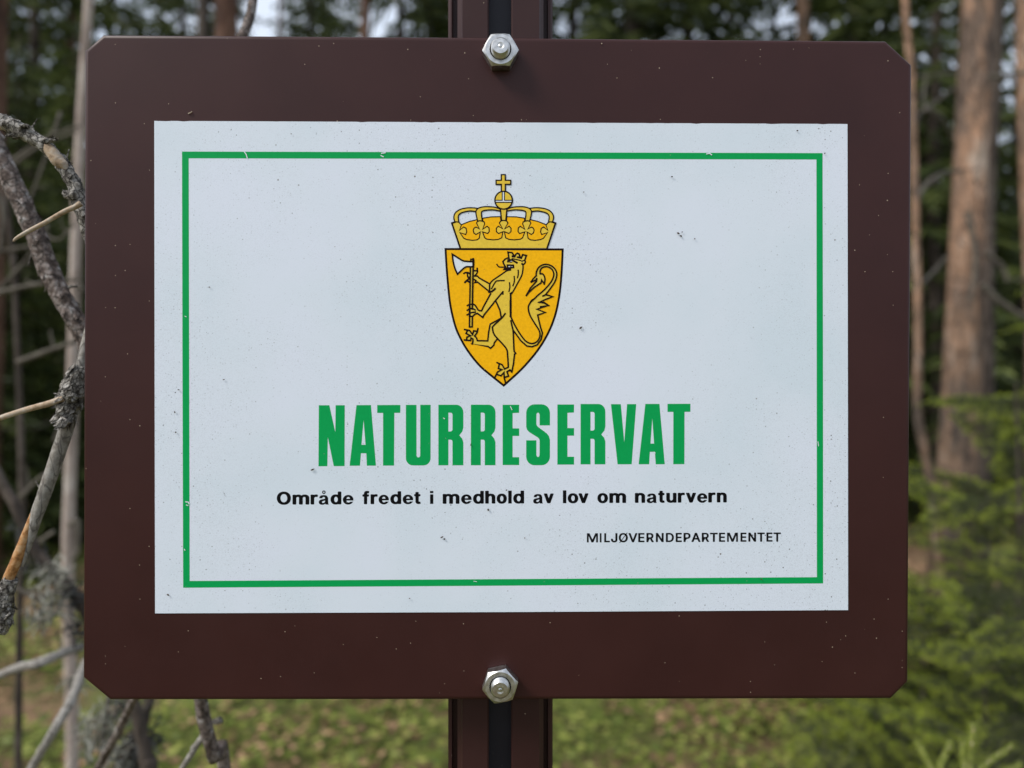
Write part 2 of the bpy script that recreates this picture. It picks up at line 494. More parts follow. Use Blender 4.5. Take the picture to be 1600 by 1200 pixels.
grey_base(M['pine_bark'], 1.2, 2.4, (0.50, 0.56, 0.60, 1))
crack(M['grey_wood'], 260, 0.06, (0.10, 0.09, 0.08, 1), (1, 1, 0.2))
M['tip_needles'] = noise_mat('light_green_tip_needles', [(0.2, (0.15, 0.23, 0.015, 1)), (0.8, (0.50, 0.56, 0.06, 1))], scale=14, rough=0.5, island=True, translucent=0.3)
M['leaf'] = noise_mat('ground_leaf_green', [(0.15, (0.045, 0.075, 0.014, 1)), (0.5, (0.17, 0.215, 0.038, 1)), (0.85, (0.42, 0.43, 0.11, 1))], scale=1.3, rough=0.5, island=True, translucent=0.3)
M['litter'] = noise_mat('dry_brown_litter', [(0.2, (0.12, 0.065, 0.032, 1)), (0.8, (0.45, 0.28, 0.16, 1))], scale=4, rough=0.8, island=True)
M['twig'] = noise_mat('dead_grey_twig', [(0.3, (0.045, 0.036, 0.028, 1)), (0.7, (0.17, 0.15, 0.12, 1))], scale=45, rough=0.9)
M['dirt'] = noise_mat('dark_dirt', [(0.3, (0.02, 0.015, 0.01, 1)), (0.7, (0.12, 0.08, 0.06, 1))], scale=900, rough=0.9)
M['ground'] = noise_mat('mossy_forest_floor', [(0.30, (0.075, 0.048, 0.026, 1)), (0.44, (0.20, 0.125, 0.070, 1)), (0.50, (0.10, 0.105, 0.030, 1)), (0.62, (0.15, 0.18, 0.042, 1)), (0.75, (0.24, 0.26, 0.075, 1))],
                        scale=0.9, rough=0.95, bump=1.0, bscale=14, bdist=0.05, detail=10)
GLYPHS = {"O":[[[311,-7,267,-7,223,-7],[184,4,150,25,116,46],[90,76,70,115,50,154],[40,201,40,254,40,308],[50,354,70,393,90,432],[116,462,150,484,184,505],[223,516,267,516,311,516],[350,505,384,484,418,462],[444,432,464,393,483,354],[493,308,493,254,493,201],[483,154,464,115,444,76],[418,46,384,25,350,4]],[[236,53,267,53,297,53],[325,61,349,76,374,91],[394,114,408,144,423,174],[430,211,430,254,430,298],[423,335,408,365,394,395],[374,417,349,433,325,448],[297,456,267,456,236,456],[209,448,184,433,159,417],[140,394,125,364,111,334],[103,297,103,254,103,211],[111,174,125,144,140,114],[159,92,184,76,209,61]]],"m":[[[73,0,53,0,53,126],[53,253,53,379,72,379],[92,379,112,379,112,351],[112,323,112,295,111,295],[109,295,108,295,113,316],[121,332,132,346,144,359],[157,369,172,376,187,383],[203,386,219,386,247,386],[270,378,287,361,305,344],[316,322,321,295,318,295],[315,295,312,295,317,313],[325,329,337,343,349,357],[364,367,381,375,398,382],[416,386,437,386,459,386],[479,381,497,372,515,362],[530,348,541,328,551,309],[557,285,557,255,557,170],[557,85,557,0,536,0],[516,0,496,0,496,85],[496,169,496,254,496,281],[488,301,473,313,457,325],[439,330,419,330,402,330],[387,327,374,320,362,313],[352,303,345,290,339,278],[335,263,335,247,335,165],[335,82,335,0,315,0],[295,0,274,0,274,87],[274,173,274,260,274,281],[267,298,253,311,239,324],[221,330,199,330,185,330],[171,327,158,320,144,313],[134,303,126,289,118,276],[114,258,114,238,114,159],[114,79,114,0,93,0]]],"r":[[[73,0,53,0,53,126],[53,253,53,379,72,379],[92,379,112,379,112,360],[112,340,112,321,113,321],[114,321,115,321,122,340],[135,355,152,367,170,379],[190,385,213,385,218,385],[223,385,229,384,235,384],[240,384,243,384,243,363],[243,343,243,322,242,323],[237,323,230,324,223,325],[215,326,207,326,189,326],[173,322,159,315,145,307],[134,297,126,284,118,270],[114,255,114,237,114,158],[114,79,114,0,93,0]]],"å":[[[182,-9,160,-9,136,-9],[114,-4,94,5,75,14],[59,27,48,45,36,62],[30,83,30,108,30,130],[35,147,43,161,52,175],[63,185,78,193,92,201],[108,207,125,211,143,215],[160,218,178,220,201,223],[219,225,234,227,248,228],[258,231,265,235,272,239],[276,245,276,255,276,255],[276,256,276,257,276,272],[273,286,267,297,261,308],[252,316,240,322,228,328],[213,331,196,331,178,331],[162,328,149,322,136,317],[126,309,118,301,110,292],[104,283,100,274,80,280],[61,285,41,291,50,314],[62,332,79,346,95,360],[113,369,133,375,153,381],[173,384,194,384,208,384],[223,383,239,379,255,376],[271,370,286,360,301,351],[313,338,322,320,332,303],[337,280,337,251,337,168],[337,84,337,0,317,0],[297,0,277,0,277,17],[277,35,277,52,275,52],[274,52,272,52,268,43],[261,34,252,25,243,15],[230,7,215,1,200,-5]],[[155,45,170,45,193,45],[212,50,228,59,243,68],[255,79,263,93,271,107],[276,122,276,138,276,155],[276,173,276,190,273,187],[268,184,259,182,251,180],[242,178,231,176,221,174],[210,172,200,171,190,170],[182,169,175,168,161,166],[147,163,134,159,121,154],[111,148,103,139,96,131],[92,119,92,105,92,92],[95,81,102,72,109,63],[118,57,130,52,142,48]],[[206,404,189,404,173,404],[158,408,145,416,131,424],[120,434,112,447,104,460],[100,474,100,490,100,505],[104,520,112,532,120,545],[131,555,145,563,158,571],[173,575,189,575,206,575],[220,571,234,563,247,555],[258,545,266,532,274,520],[278,505,278,490,278,474],[274,460,266,447,258,434],[247,424,234,416,220,408]],[[178,447,189,447,201,447],[211,451,219,460,228,468],[232,478,232,490,232,501],[228,511,219,519,211,528],[201,532,189,532,178,532],[168,528,159,519,151,511],[147,501,147,490,147,478],[151,468,159,460,168,451]]],"d":[[[219,-8,195,-8,164,-8],[136,0,111,16,87,32],[68,55,55,84,41,114],[34,149,34,189,34,229],[41,263,55,293,69,322],[88,345,112,361,136,376],[164,384,196,384,219,384],[238,381,253,373,268,365],[279,356,287,346,296,336],[302,327,306,319,308,319],[309,319,311,319,311,382],[311,446,311,509,331,509],[351,509,372,509,372,339],[372,170,372,0,352,0],[332,0,313,0,313,20],[313,39,313,59,311,59],[309,59,307,59,302,51],[295,42,287,31,278,21],[267,12,252,4,238,-4]],[[181,47,205,47,227,47],[247,53,263,65,279,77],[291,94,299,115,308,136],[312,161,312,189,312,217],[308,242,300,263,292,284],[279,300,263,312,247,324],[228,330,205,330,181,330],[161,324,145,311,129,299],[116,282,108,261,100,240],[96,216,96,189,96,162],[100,138,109,117,117,95],[129,78,145,66,161,53]]],"e":[[[238,-8,212,-8,175,-8],[143,0,117,16,90,33],[70,56,56,85,41,114],[34,148,34,187,34,226],[41,260,55,290,69,319],[89,343,115,359,141,376],[171,384,205,384,226,384],[246,381,266,374,285,367],[303,356,319,341,335,326],[348,306,357,282,366,258],[371,228,371,194,371,186],[371,178,371,169,272,169],[174,169,75,169,75,187],[75,204,75,221,163,221],[250,221,338,221,329,215],[319,208,310,202,310,227],[306,249,298,269,290,288],[278,303,263,314,247,325],[228,330,205,330,182,330],[163,325,146,313,130,302],[118,288,109,270,100,251],[96,232,96,211,96,200],[96,189,96,178,96,150],[101,126,110,106,120,87],[134,72,151,61,168,51],[189,46,212,46,228,46],[241,48,254,53,266,57],[277,64,285,73,294,82],[301,93,306,105,325,101],[345,96,365,91,359,71],[349,54,335,39,321,24],[303,13,283,4,262,-4]]],"f":[[[154,379,228,379,228,362],[228,344,228,327,154,327],[80,327,6,327,6,344],[6,362,6,379,80,379]],[[101,0,81,0,81,144],[81,288,81,432,81,453],[86,471,96,486,106,500],[119,511,135,519,152,526],[169,530,187,530,201,530],[213,529,222,527,232,525],[238,523,243,521,238,503],[233,486,227,468,224,470],[220,471,215,472,210,473],[203,474,195,474,176,474],[163,469,154,460,146,451],[142,437,142,419,142,279],[142,140,142,0,121,0]]],"t":[[[138,379,204,379,204,362],[204,344,204,327,138,327],[72,327,6,327,6,344],[6,362,6,379,72,379]],[[65,345,65,471,85,471],[106,471,126,471,126,347],[126,222,126,98,126,81],[129,69,136,61,143,54],[154,50,170,50,174,50],[179,50,185,51,191,52],[197,53,202,54,206,36],[209,19,213,2,207,0],[200,-2,192,-3,184,-4],[176,-4,168,-4,136,-4],[110,4,92,21,74,38],[65,62,65,93,65,219]]],"h":[[[114,249,114,227,114,151],[114,76,114,0,93,0],[73,0,53,0,53,170],[53,339,53,509,73,509],[93,509,114,509,114,435],[114,361,114,287,110,287],[106,287,102,287,114,322],[131,347,152,362,174,377],[199,384,227,384,253,384],[276,379,295,369,315,358],[330,342,341,321,352,299],[357,273,357,240,357,160],[357,80,357,0,337,0],[316,0,296,0,296,78],[296,157,296,235,296,265],[288,288,273,304,258,321],[237,329,210,329,192,329],[175,325,161,317,146,309],[135,298,126,283,118,267]]],"o":[[[242,-8,207,-8,173,-8],[143,0,117,16,91,33],[71,56,56,85,41,114],[34,149,34,187,34,227],[41,262,56,291,71,321],[91,343,117,360,143,376],[173,384,207,384,242,384],[273,376,299,360,325,343],[345,321,359,291,374,262],[381,227,381,187,381,149],[374,114,359,85,345,56],[325,33,299,16,273,0]],[[182,46,207,46,233,46],[254,53,270,66,287,79],[299,96,307,117,315,139],[319,162,319,187,319,213],[315,236,307,258,299,280],[287,297,270,310,254,323],[233,330,207,330,182,330],[161,323,145,310,129,297],[116,280,108,258,100,237],[96,213,96,187,96,162],[100,139,108,117,116,96],[129,79,145,66,161,53]]],"a":[[[182,-9,160,-9,136,-9],[114,-4,94,5,75,14],[59,27,48,45,36,62],[30,83,30,108,30,130],[35,147,43,161,52,175],[63,185,78,193,92,201],[108,207,125,211,143,215],[160,218,178,220,201,223],[219,225,234,227,248,228],[258,231,265,235,272,239],[276,245,276,255,276,255],[276,256,276,257,276,272],[273,286,267,297,261,308],[252,316,240,322,228,328],[213,331,196,331,178,331],[162,328,149,322,136,317],[126,309,118,301,110,292],[104,283,100,274,80,280],[61,285,41,291,50,314],[62,332,79,346,95,360],[113,369,133,375,153,381],[173,384,194,384,208,384],[223,383,239,379,255,376],[271,370,286,360,301,351],[313,338,322,320,332,303],[337,280,337,251,337,168],[337,84,337,0,317,0],[297,0,277,0,277,17],[277,35,277,52,275,52],[274,52,272,52,268,43],[261,34,252,25,243,15],[230,7,215,1,200,-5]],[[155,45,170,45,193,45],[212,50,228,59,243,68],[255,79,263,93,271,107],[276,122,276,138,276,155],[276,173,276,190,273,187],[268,184,259,182,251,180],[242,178,231,176,221,174],[210,172,200,171,190,170],[182,169,175,168,161,166],[147,163,134,159,121,154],[111,148,103,139,96,131],[92,119,92,105,92,92],[95,81,102,72,109,63],[118,57,130,52,142,48]]],"v":[[[184,0,163,0,114,126],[66,253,17,379,40,379],[62,379,84,379,111,305],[138,230,165,155,174,132],[181,110,187,87,193,64],[199,42,206,21,198,21],[191,21,184,21,191,42],[197,64,203,87,209,110],[216,132,224,155,251,230],[278,305,305,379,327,379],[349,379,371,379,323,253],[275,126,226,0,205,0]]],"u":[[[211,-5,182,-5,157,-5],[134,0,115,11,95,21],[80,37,69,59,58,80],[53,107,53,139,53,219],[53,299,53,379,73,379],[93,379,114,379,114,301],[114,222,114,144,114,114],[121,91,137,75,152,58],[173,50,200,50,218,50],[235,54,249,62,264,70],[275,81,283,97,292,112],[296,131,296,153,296,228],[296,304,296,379,316,379],[337,379,357,379,357,253],[357,126,357,0,337,0],[318,0,298,0,298,31],[298,61,298,92,301,92],[304,92,307,92,295,57],[279,32,257,17,235,2]]],"n":[[[114,249,114,227,114,151],[114,76,114,0,93,0],[73,0,53,0,53,126],[53,253,53,379,72,379],[92,379,112,379,112,349],[112,318,112,287,109,287],[106,287,102,287,114,322],[131,347,152,362,174,377],[199,384,227,384,253,384],[276,379,295,369,314,358],[330,342,341,321,352,299],[357,273,357,240,357,160],[357,80,357,0,337,0],[316,0,296,0,296,78],[296,157,296,235,296,265],[288,288,273,304,258,321],[237,329,210,329,192,329],[175,325,161,317,146,309],[135,298,126,283,118,267]]],"M":[[[81,0,60,0,60,170],[60,339,60,509,91,509],[121,509,152,509,193,402],[235,294,277,187,280,180],[284,170,287,159,291,148],[295,136,299,123,303,110],[307,97,311,84,315,71],[319,59,322,49,317,49],[312,49,307,49,310,59],[314,70,318,83,322,95],[326,108,330,121,334,134],[338,147,342,158,346,170],[349,179,352,187,394,294],[435,402,476,509,507,509],[537,509,568,509,568,339],[568,170,568,0,547,0],[525,0,504,0,504,97],[504,194,504,291,504,302],[504,314,504,327,505,340],[505,354,505,369,505,383],[506,398,506,413,506,428],[507,443,507,457,509,457],[511,457,513,457,508,441],[503,426,498,409,492,393],[487,378,482,363,477,348],[472,334,467,322,463,309],[459,299,456,291,418,194],[380,97,342,0,323,0],[305,0,286,0,248,97],[209,194,170,291,167,299],[163,309,159,321,155,333],[150,346,145,361,140,376],[135,391,129,408,124,424],[118,441,112,457,114,457],[117,457,119,457,119,444],[120,431,120,416,120,401],[121,387,121,372,121,357],[121,342,122,328,122,315],[122,302,122,291,122,194],[122,97,122,0,101,0]]],"L":[[[160,0,60,0,60,170],[60,339,60,509,82,509],[103,509,125,509,125,358],[125,208,125,57,203,57],[282,57,361,57,361,38],[361,19,361,0,261,0]]],"J":[[[230,-7,185,-7,140,-7],[104,6,75,33,47,59],[33,97,33,145,33,155],[33,164,33,173,55,173],[76,173,98,173,98,164],[98,155,98,145,98,114],[106,91,122,74,137,58],[159,50,185,50,211,50],[232,58,248,74,264,91],[272,114,272,145,272,267],[272,388,272,509,293,509],[315,509,336,509,336,388],[336,267,336,145,336,97],[322,59,294,33,266,6]]],"Ø":[[[311,-7,267,-7,223,-7],[184,4,150,25,116,46],[90,76,70,115,50,154],[40,201,40,254,40,308],[50,354,70,393,90,432],[116,462,150,484,184,505],[223,516,267,516,311,516],[350,505,384,484,418,462],[444,432,464,393,483,354],[493,308,493,254,493,201],[483,154,464,115,444,76],[418,46,384,25,350,4]],[[236,53,267,53,297,53],[325,61,349,76,374,91],[394,114,408,144,423,174],[430,211,430,254,430,298],[423,335,408,365,394,395],[374,417,349,433,325,448],[297,456,267,456,236,456],[209,448,184,433,159,417],[140,394,125,364,111,334],[103,297,103,254,103,211],[111,174,125,144,140,114],[159,92,184,76,209,61]],[[229,154,108,-16,93,-6],[78,5,64,15,184,185],[305,355,426,525,441,514],[455,504,470,493,349,324]]],"V":[[[229,0,204,0,141,170],[79,339,16,509,39,509],[62,509,84,509,120,408],[156,307,192,206,198,189],[206,166,215,137,224,109],[235,73,248,31,243,31],[239,31,235,31,247,74],[258,110,267,138,276,166],[284,189,290,206,325,307],[360,408,395,509,417,509],[440,509,463,509,401,339],[340,170,278,0,253,0]]],"E":[[[165,0,60,0,60,170],[60,339,60,509,164,509],[268,509,372,509,372,490],[372,471,372,452,290,452],[207,452,125,452,125,396],[125,341,125,286,202,286],[278,286,355,286,355,267],[355,248,355,229,278,229],[202,229,125,229,125,172],[125,114,125,57,208,57],[292,57,375,57,375,38],[375,19,375,0,270,0]]],"R":[[[82,0,60,0,60,170],[60,339,60,509,119,509],[177,509,236,509,275,509],[307,502,333,489,359,475],[378,457,390,433,403,410],[409,382,409,352,409,321],[403,295,390,271,378,248],[359,230,333,217,307,204],[275,198,236,198,189,198],[143,198,96,198,96,217],[96,236,96,255,142,255],[188,255,234,255,260,255],[281,259,298,267,314,275],[326,286,334,300,341,315],[345,332,345,352,345,372],[341,390,334,405,326,420],[314,431,298,440,281,448],[259,452,233,452,197,452],[161,452,125,452,125,301],[125,151,125,0,103,0]],[[378,0,353,0,312,76],[271,153,230,229,254,229],[279,229,303,229,344,153],[386,76,428,0,403,0]]],"N":[[[82,0,60,0,60,170],[60,339,60,509,85,509],[111,509,136,509,205,400],[274,291,343,183,349,174],[355,164,363,151,370,138],[379,123,388,107,396,90],[405,73,414,55,411,55],[408,54,405,54,403,72],[401,90,401,108,400,126],[399,142,399,157,399,172],[399,185,399,195,399,300],[399,404,399,509,420,509],[442,509,463,509,463,339],[463,170,463,0,438,0],[412,0,387,0,325,97],[264,193,202,290,194,303],[186,316,177,331,169,345],[159,362,148,381,137,400],[123,424,108,452,111,453],[115,453,119,454,120,428],[121,405,122,384,123,362],[124,344,124,328,125,312],[125,300,125,291,125,194],[125,97,125,0,103,0]]],"D":[[[271,0,219,0,178,0],[137,0,96,0,96,19],[96,38,96,57,136,57],[175,57,215,57,256,57],[291,65,318,81,345,97],[366,119,379,149,392,179],[399,214,399,255,399,296],[392,331,379,361,366,390],[346,412,320,428,293,444],[260,452,221,452,178,452],[136,452,93,452,93,471],[93,490,93,509,137,509],[181,509,225,509,275,509],[317,499,353,478,388,458],[415,429,433,391,452,353],[462,308,462,255,462,202],[452,157,433,119,414,81],[387,51,351,31,314,10]],[[103,509,125,509,125,339],[125,170,125,0,103,0],[82,0,60,0,60,170],[60,339,60,509,82,509]]],"P":[[[82,0,60,0,60,170],[60,339,60,509,118,509],[177,509,235,509,274,509],[307,502,332,487,358,473],[377,454,390,430,402,405],[409,378,409,348,409,317],[402,290,390,265,377,241],[358,222,332,207,307,193],[274,186,235,186,193,186],[151,186,109,186,109,205],[109,224,109,242,150,242],[191,242,233,242,259,242],[281,247,297,256,313,265],[325,278,333,294,341,310],[344,328,344,348,344,368],[341,386,333,402,325,417],[313,430,297,439,280,448],[259,452,232,452,196,452],[160,452,125,452,125,301],[125,151,125,0,103,0]]],"A":[[[39,0,16,0,78,170],[140,339,201,509,226,509],[251,509,276,509,338,339],[401,170,463,0,440,0],[418,0,395,0,359,101],[323,202,287,302,281,321],[273,344,264,372,255,400],[245,435,232,478,236,478],[241,478,245,478,233,435],[222,399,213,371,204,343],[196,320,191,302,155,202],[120,101,85,0,62,0]],[[197,142,110,142,110,161],[110,180,110,199,197,199],[283,199,370,199,370,180],[370,161,370,142,283,142]]],"T":[[[85,452,32,452,32,471],[32,490,32,509,160,509],[288,509,417,509,417,490],[417,471,417,452,363,452],[310,452,257,452,257,301],[257,151,257,0,235,0],[214,0,193,0,193,151],[193,301,193,452,139,452]]]}

# ==================================================================== THE SIGN
YAW = math.radians(0.84)
U = Vector((math.cos(YAW), math.sin(YAW), 0))
N = Vector((math.sin(YAW), -math.cos(YAW), 0))      # towards the viewer
P0 = Vector((0, 0, 0))
sign = thing('nature_reserve_sign', 'brown metal sign with white green-bordered NATURRESERVAT sheet bolted to a slotted brown post', 'sign', (0, 0, 0), YAW)


def S(px, py, h=0.0):
    """point of the sign's face plane (raised h metres towards the viewer) in the sign's own coordinates"""
    d = Vector(((px - 800) / FPX, 1.0, -(py - 600) / FPX))
    t = ((P0 + N * h) - CAM).dot(N) / d.dot(N)
    p = CAM + d * t
    return Vector((p.dot(U), -h, p.z))


def fill_geo(polys, h, V, F):
    """polys = [outer, hole, ...] in photo pixels -> flat print on the sheet"""
    loops = [[Vector((x, -y, 0)) for x, y in pl] for pl in polys]
    tris = tessellate_polygon(loops)
    b = len(V)
    flat = [p for pl in polys for p in pl]
    V.extend(S(x, y, h) for x, y in flat)
    for tr in tris:
        i, j, k = [b + q for q in tr]
        a = (V[j] - V[i]).cross(V[k] - V[i])
        F.append((i, j, k) if a.y < 0 else (i, k, j))


def stroke_geo(pts, wd, h, V, F, closed=False, smooth=0, taper=None):
    P = [Vector((x, y)) for x, y in pts]
    if smooth:
        P = [Vector((p.x, p.y)) for p in catmull([(p.x, p.y, 0) for p in P], smooth, closed)]
    n = len(P)
    b = len(V)
    for i, p in enumerate(P):
        if closed:
            d1 = (p - P[i - 1]).normalized(); d2 = (P[(i + 1) % n] - p).normalized()
        else:
            d1 = (p - P[i - 1]).normalized() if i else (P[1] - p).normalized()
            d2 = (P[i + 1] - p).normalized() if i < n - 1 else d1
        m = (d1 + d2)
        if m.length < 1e-4: m = d1
        m.normalize()
        nn = Vector((-m.y, m.x))
        c = max(0.45, abs(nn.dot(Vector((-d1.y, d1.x)))))
        ww = wd * 0.5
        if taper: ww *= taper[0] + (taper[1] - taper[0]) * i / (n - 1)
        off = nn * (ww / c)
        q = p.copy()
        if not closed and not taper:
            if i == 0: q = p - d2 * wd * 0.35
            if i == n - 1: q = p + d1 * wd * 0.35
        V.append(S(q.x + off.x, q.y + off.y, h))
        V.append(S(q.x - off.x, q.y - off.y, h))
    cnt = n if closed else n - 1
    for i in range(cnt):
        a = b + 2 * i; c = b + 2 * ((i + 1) % n)
        f = (a, c, c + 1, a + 1)
        nrm = (V[f[1]] - V[f[0]]).cross(V[f[2]] - V[f[0]])
        F.append(f if nrm.y < 0 else f[::-1])


H0 = 0.00025       # the printed sheet's own thickness
EPS = 0.0000015
_layer = [0]


def sm(pts, n=4, closed=False):
    return [(p.x, p.y) for p in catmull([(x, y, 0) for x, y in pts], n, closed)]


def nexth():
    _layer[0] += 1
    return H0 + 0.00002 + EPS * _layer[0]


# ---- board: folded sheet with rounded bends and cut corners
def board():
    out = [(134.2, 80.5), (163.0, 55.6), (400, 57.2), (700, 59.3), (1000, 62.2), (1300, 64.6), (1382, 65.2), (1423.0, 102.5), (1417.3, 1064), (1390.5, 1090.6),
           (800, 1091.8), (173.5, 1092.4), (131.5, 1057.5)]
    n = len(out)
    rings = []
    cx, cy = sum(p[0] for p in out) / n, sum(p[1] for p in out) / n
    prof = [(0.0, 0.0022), (0.0, 0.0013), (0.00015, 0.0008), (0.0005, 0.00035), (0.0010, 0.0001), (0.0018, 0.0)]
    V, F = [], []
    base = [S(x, y, -0.0013) for x, y in out]      # the outermost line of the rounded bend lies 1.3 mm behind the face
    C = sum(base, Vector()) / n
    inward = []
    for i in range(n):
        a = (base[i] - base[i - 1]).normalized(); c = (base[(i + 1) % n] - base[i]).normalized()
        na = Vector((-a.z, 0, a.x)); nc = Vector((-c.z, 0, c.x))
        if na.dot(C - base[i]) < 0: na = -na
        if nc.dot(C - base[i]) < 0: nc = -nc
        m = (na + nc).normalized()
        inward.append(m / max(0.3, m.dot(na)))
    for ins, dep in prof:
        for i in range(n):
            p = base[i] + inward[i] * ins
            V.append(Vector((p.x, dep, p.z)))
    for r in range(len(prof) - 1):
        for i in range(n):
            a = r * n + i; b = r * n + (i + 1) % n
            F.append((a, a + n, b + n, b))
    last = (len(prof) - 1) * n
    F.append(tuple(last + i for i in range(n))[::-1])
    F.append(tuple(range(n)))
    # flanges folded back along the four straight edges, open at the cut corners
    for (i, j) in ((1, 6), (7, 8), (9, 11), (12, 0)):
        a, b = base[i], base[j]
        d = (b - a).normalized()
        a2, b2 = a + d * 0.0012, b - d * 0.0012
        nn = Vector((-d.z, 0, d.x))
        if nn.dot(C - a) < 0: nn = -nn
        q = [a2 + nn * 0.0003, b2 + nn * 0.0003, b2 + nn * 0.0018, a2 + nn * 0.0018]
        bb = len(V)
        for y in (0.0020, 0.0120):
            V += [Vector((p.x, y, p.z)) for p in q]
        F += [(bb, bb + 1, bb + 2, bb + 3), (bb + 4, bb + 7, bb + 6, bb + 5)] + [(bb + k, bb + 4 + k, bb + 4 + (k + 1) % 4, bb + (k + 1) % 4) for k in range(4)]
    bm = bmesh.new()
    vs = [bm.verts.new(v) for v in V]
    for f in F:
        try: bm.faces.new([vs[i] for i in f])
        except ValueError: pass
    bmesh.ops.recalc_face_normals(bm, faces=bm.faces)
    me = bpy.data.meshes.new('board'); bm.to_mesh(me); bm.free()
    me.materials.append(M['brown'])
    return obj('board', me, sign)


board_o = board()
for f in board_o.data.polygons:
    f.use_smooth = len(f.vertices) == 4 and f.center.y < 0.0018

# ---- white sheet with a real thin edge, slightly ragged along the top
V, F = [], []
top = [(241.0, 188.8)]
r2 = random.Random(3)
for x in range(260, 1320, 9):
    f = (x - 241) / 1083
    top.append((x, 188.8 + 4.9 * f + (0.9 if r2.random() < 0.25 else 0) * r2.random()))
top += [(1324.2, 193.8)]
outl = top + [(1325.0, 700), (1325.2, 953.3), (800, 956.3), (242.3, 958.4), (241.6, 600)]
fill_geo([outl], H0, V, F)
b = len(V); n = len(outl)
V += [S(x, y, -0.00001) for x, y in outl]
for i in range(n):
    F.append((i, b + i, b + (i + 1) % n, (i + 1) % n))
sheet = obj('face_sheet', mesh_of('face_sheet', V, F, M['sheet']), sign)


def ink(name, mat, V, F):
    return obj(name, mesh_of(name, V, F, M[mat]), sheet)


V, F = [], []
fill_geo([[(284.4, 236.8), (800, 238.0), (1285.3, 239.2), (1286.0, 600), (1286.2, 911.6), (800, 915.0), (286.2, 918.3), (285.2, 600)],
          [(294.8, 247.3), (295.6, 600), (296.4, 907.8), (800, 904.8), (1276.4, 901.8), (1276.2, 600), (1275.7, 249.2), (800, 248.2)]], nexth(), V, F)
ink('border', 'green', V, F)


def arc(cx, cy, rx, ry, a0, a1, n=6):
    return [(cx + rx * math.cos(math.radians(a0 + (a1 - a0) * i / n)), cy + ry * math.sin(math.radians(a0 + (a1 - a0) * i / n))) for i in range(n + 1)]


def R_(x0, x1, yt, yb):
    sl, sr = x0 + (x1 - x0) * 0.40, x0 + (x1 - x0) * 0.565
    my = yt + (yb - yt) * 0.505
    hy0, hy1, ly = yt + (yb - yt) * 0.131, yt + (yb - yt) * 0.441, yt + (yb - yt) * 0.577
    o = [(x0, yt), (x1 - 11, yt)] + arc(x1 - 11, yt + 12, 11, 12, -90, 0) + [(x1, my - 12), (x1 - 1.6, my - 6), (x1 - 6.3, my), (x1 - 2.0, my + 5), (x1, my + 11), (x1, yb), (sr, yb), (sr, ly + 3)] + \
        arc(sr - 2.6, ly + 3, 2.6, 3, 0, -90, 3) + [(sl, ly), (sl, yb), (x0, yb)]
    h = [(sl, hy0), (sr - 3, hy0)] + arc(sr - 3, hy0 + 3, 3, 3, -90, 0, 3) + [(sr, hy1 - 3)] + arc(sr - 3, hy1 - 3, 3, 3, 0, 90, 3) + [(sl, hy1)]
    return [o, h]


def E_(x0, x1, yt, yb):
    s = x0 + (x1 - x0) * 0.603
    e = 0.8
    return [[(x0, yt), (x1, yt), (x1 - 0.2, yt + 12.5), (s, yt + 13), (s, yt + 36.8), (x1, yt + 37), (x1, yt + 48.7), (s, yt + 48.7), (s, yb - 12.3), (x1, yb - 12.2), (x1, yb), (x0, yb)]]


LET = [
    [[(498.2, 633.2), (514.6, 633.2), (523.9, 675.2), (524.4, 633.2), (538.7, 633.1), (538.4, 728.2), (521.5, 728.3), (512.2, 683.2), (511.5, 728.4), (497.6, 728.5)]],
    [[(557, 633.0), (579.6, 632.9), (587.4, 727.5), (573.2, 727.6), (572.4, 708.2), (564, 708.2), (562.4, 727.6), (546.3, 727.7)], [(568.1, 656), (571.2, 695), (564.8, 695)]],
    [[(589.4, 632.9), (625.6, 632.7), (625.4, 645.0), (616.2, 645.1), (615.7, 727.4), (598.5, 727.5), (598.6, 645.2), (589.4, 645.2)]],
    [[(634.2, 632.6), (650.7, 632.6), (650.8, 711.5)] + arc(653.7, 711.5, 2.9, 3.2, 180, 0, 6) + [(656.7, 632.5), (672.9, 632.5), (672.8, 716)] + arc(661.5, 716, 11.3, 11.2, 0, 90) +
     arc(645.5, 716, 11.3, 11.2, 90, 180)],
    R_(685.0, 724.0, 632.4, 727.0), R_(735.8, 774.2, 632.3, 726.9), E_(785.4, 811.2, 632.4, 726.6),
    [arc(835.3, 645.2, 13.1, 13.5, 180, 270) + arc(846.2, 645.2, 13.1, 13.5, 270, 360) + [(859.3, 664.6), (843.2, 664.6), (843.2, 648.5)] + arc(840.6, 648, 2.5, 3.3, 0, -180, 5) +
     [(838.1, 662.5), (839.0, 665.3), (841.5, 667.6), (854.4, 677.2), (857.6, 681.3), (859.3, 687)] + [(859.3, 713.5)] + arc(846.2, 713.5, 13.1, 13.4, 0, 90) + arc(835.3, 713.5, 13.1, 13.4, 90, 180) +
     [(822.2, 688.0), (838.1, 688.0), (838.1, 710.5)] + arc(840.6, 710.5, 2.5, 3.6, 180, 0, 5) + [(843.2, 688), (842.4, 685.6), (840.5, 683.6), (826.8, 675), (823.6, 671.5), (822.2, 667)]],
    E_(870.9, 897.0, 632.0, 725.9), R_(907.2, 945.9, 631.2, 725.5),
    [[(954.6, 631.5), (970.0, 631.5), (975.4, 691), (979.9, 631.4), (994.1, 631.4), (987, 725.4), (965, 725.5)]],
    [[(1008.4, 631.1), (1030.4, 631.1), (1038.7, 725.3), (1024.6, 725.4), (1023.2, 706), (1015.4, 706), (1014.3, 725.4), (997.9, 725.4)], [(1019.2, 653.5), (1022.0, 693), (1016.4, 693)]],
    [[(1043, 631.0), (1078.9, 630.9), (1078.7, 643.4), (1069.6, 643.5), (1069.4, 725.2), (1052, 725.3), (1052.1, 643.5), (1043, 643.6)]],
]
hl = nexth()
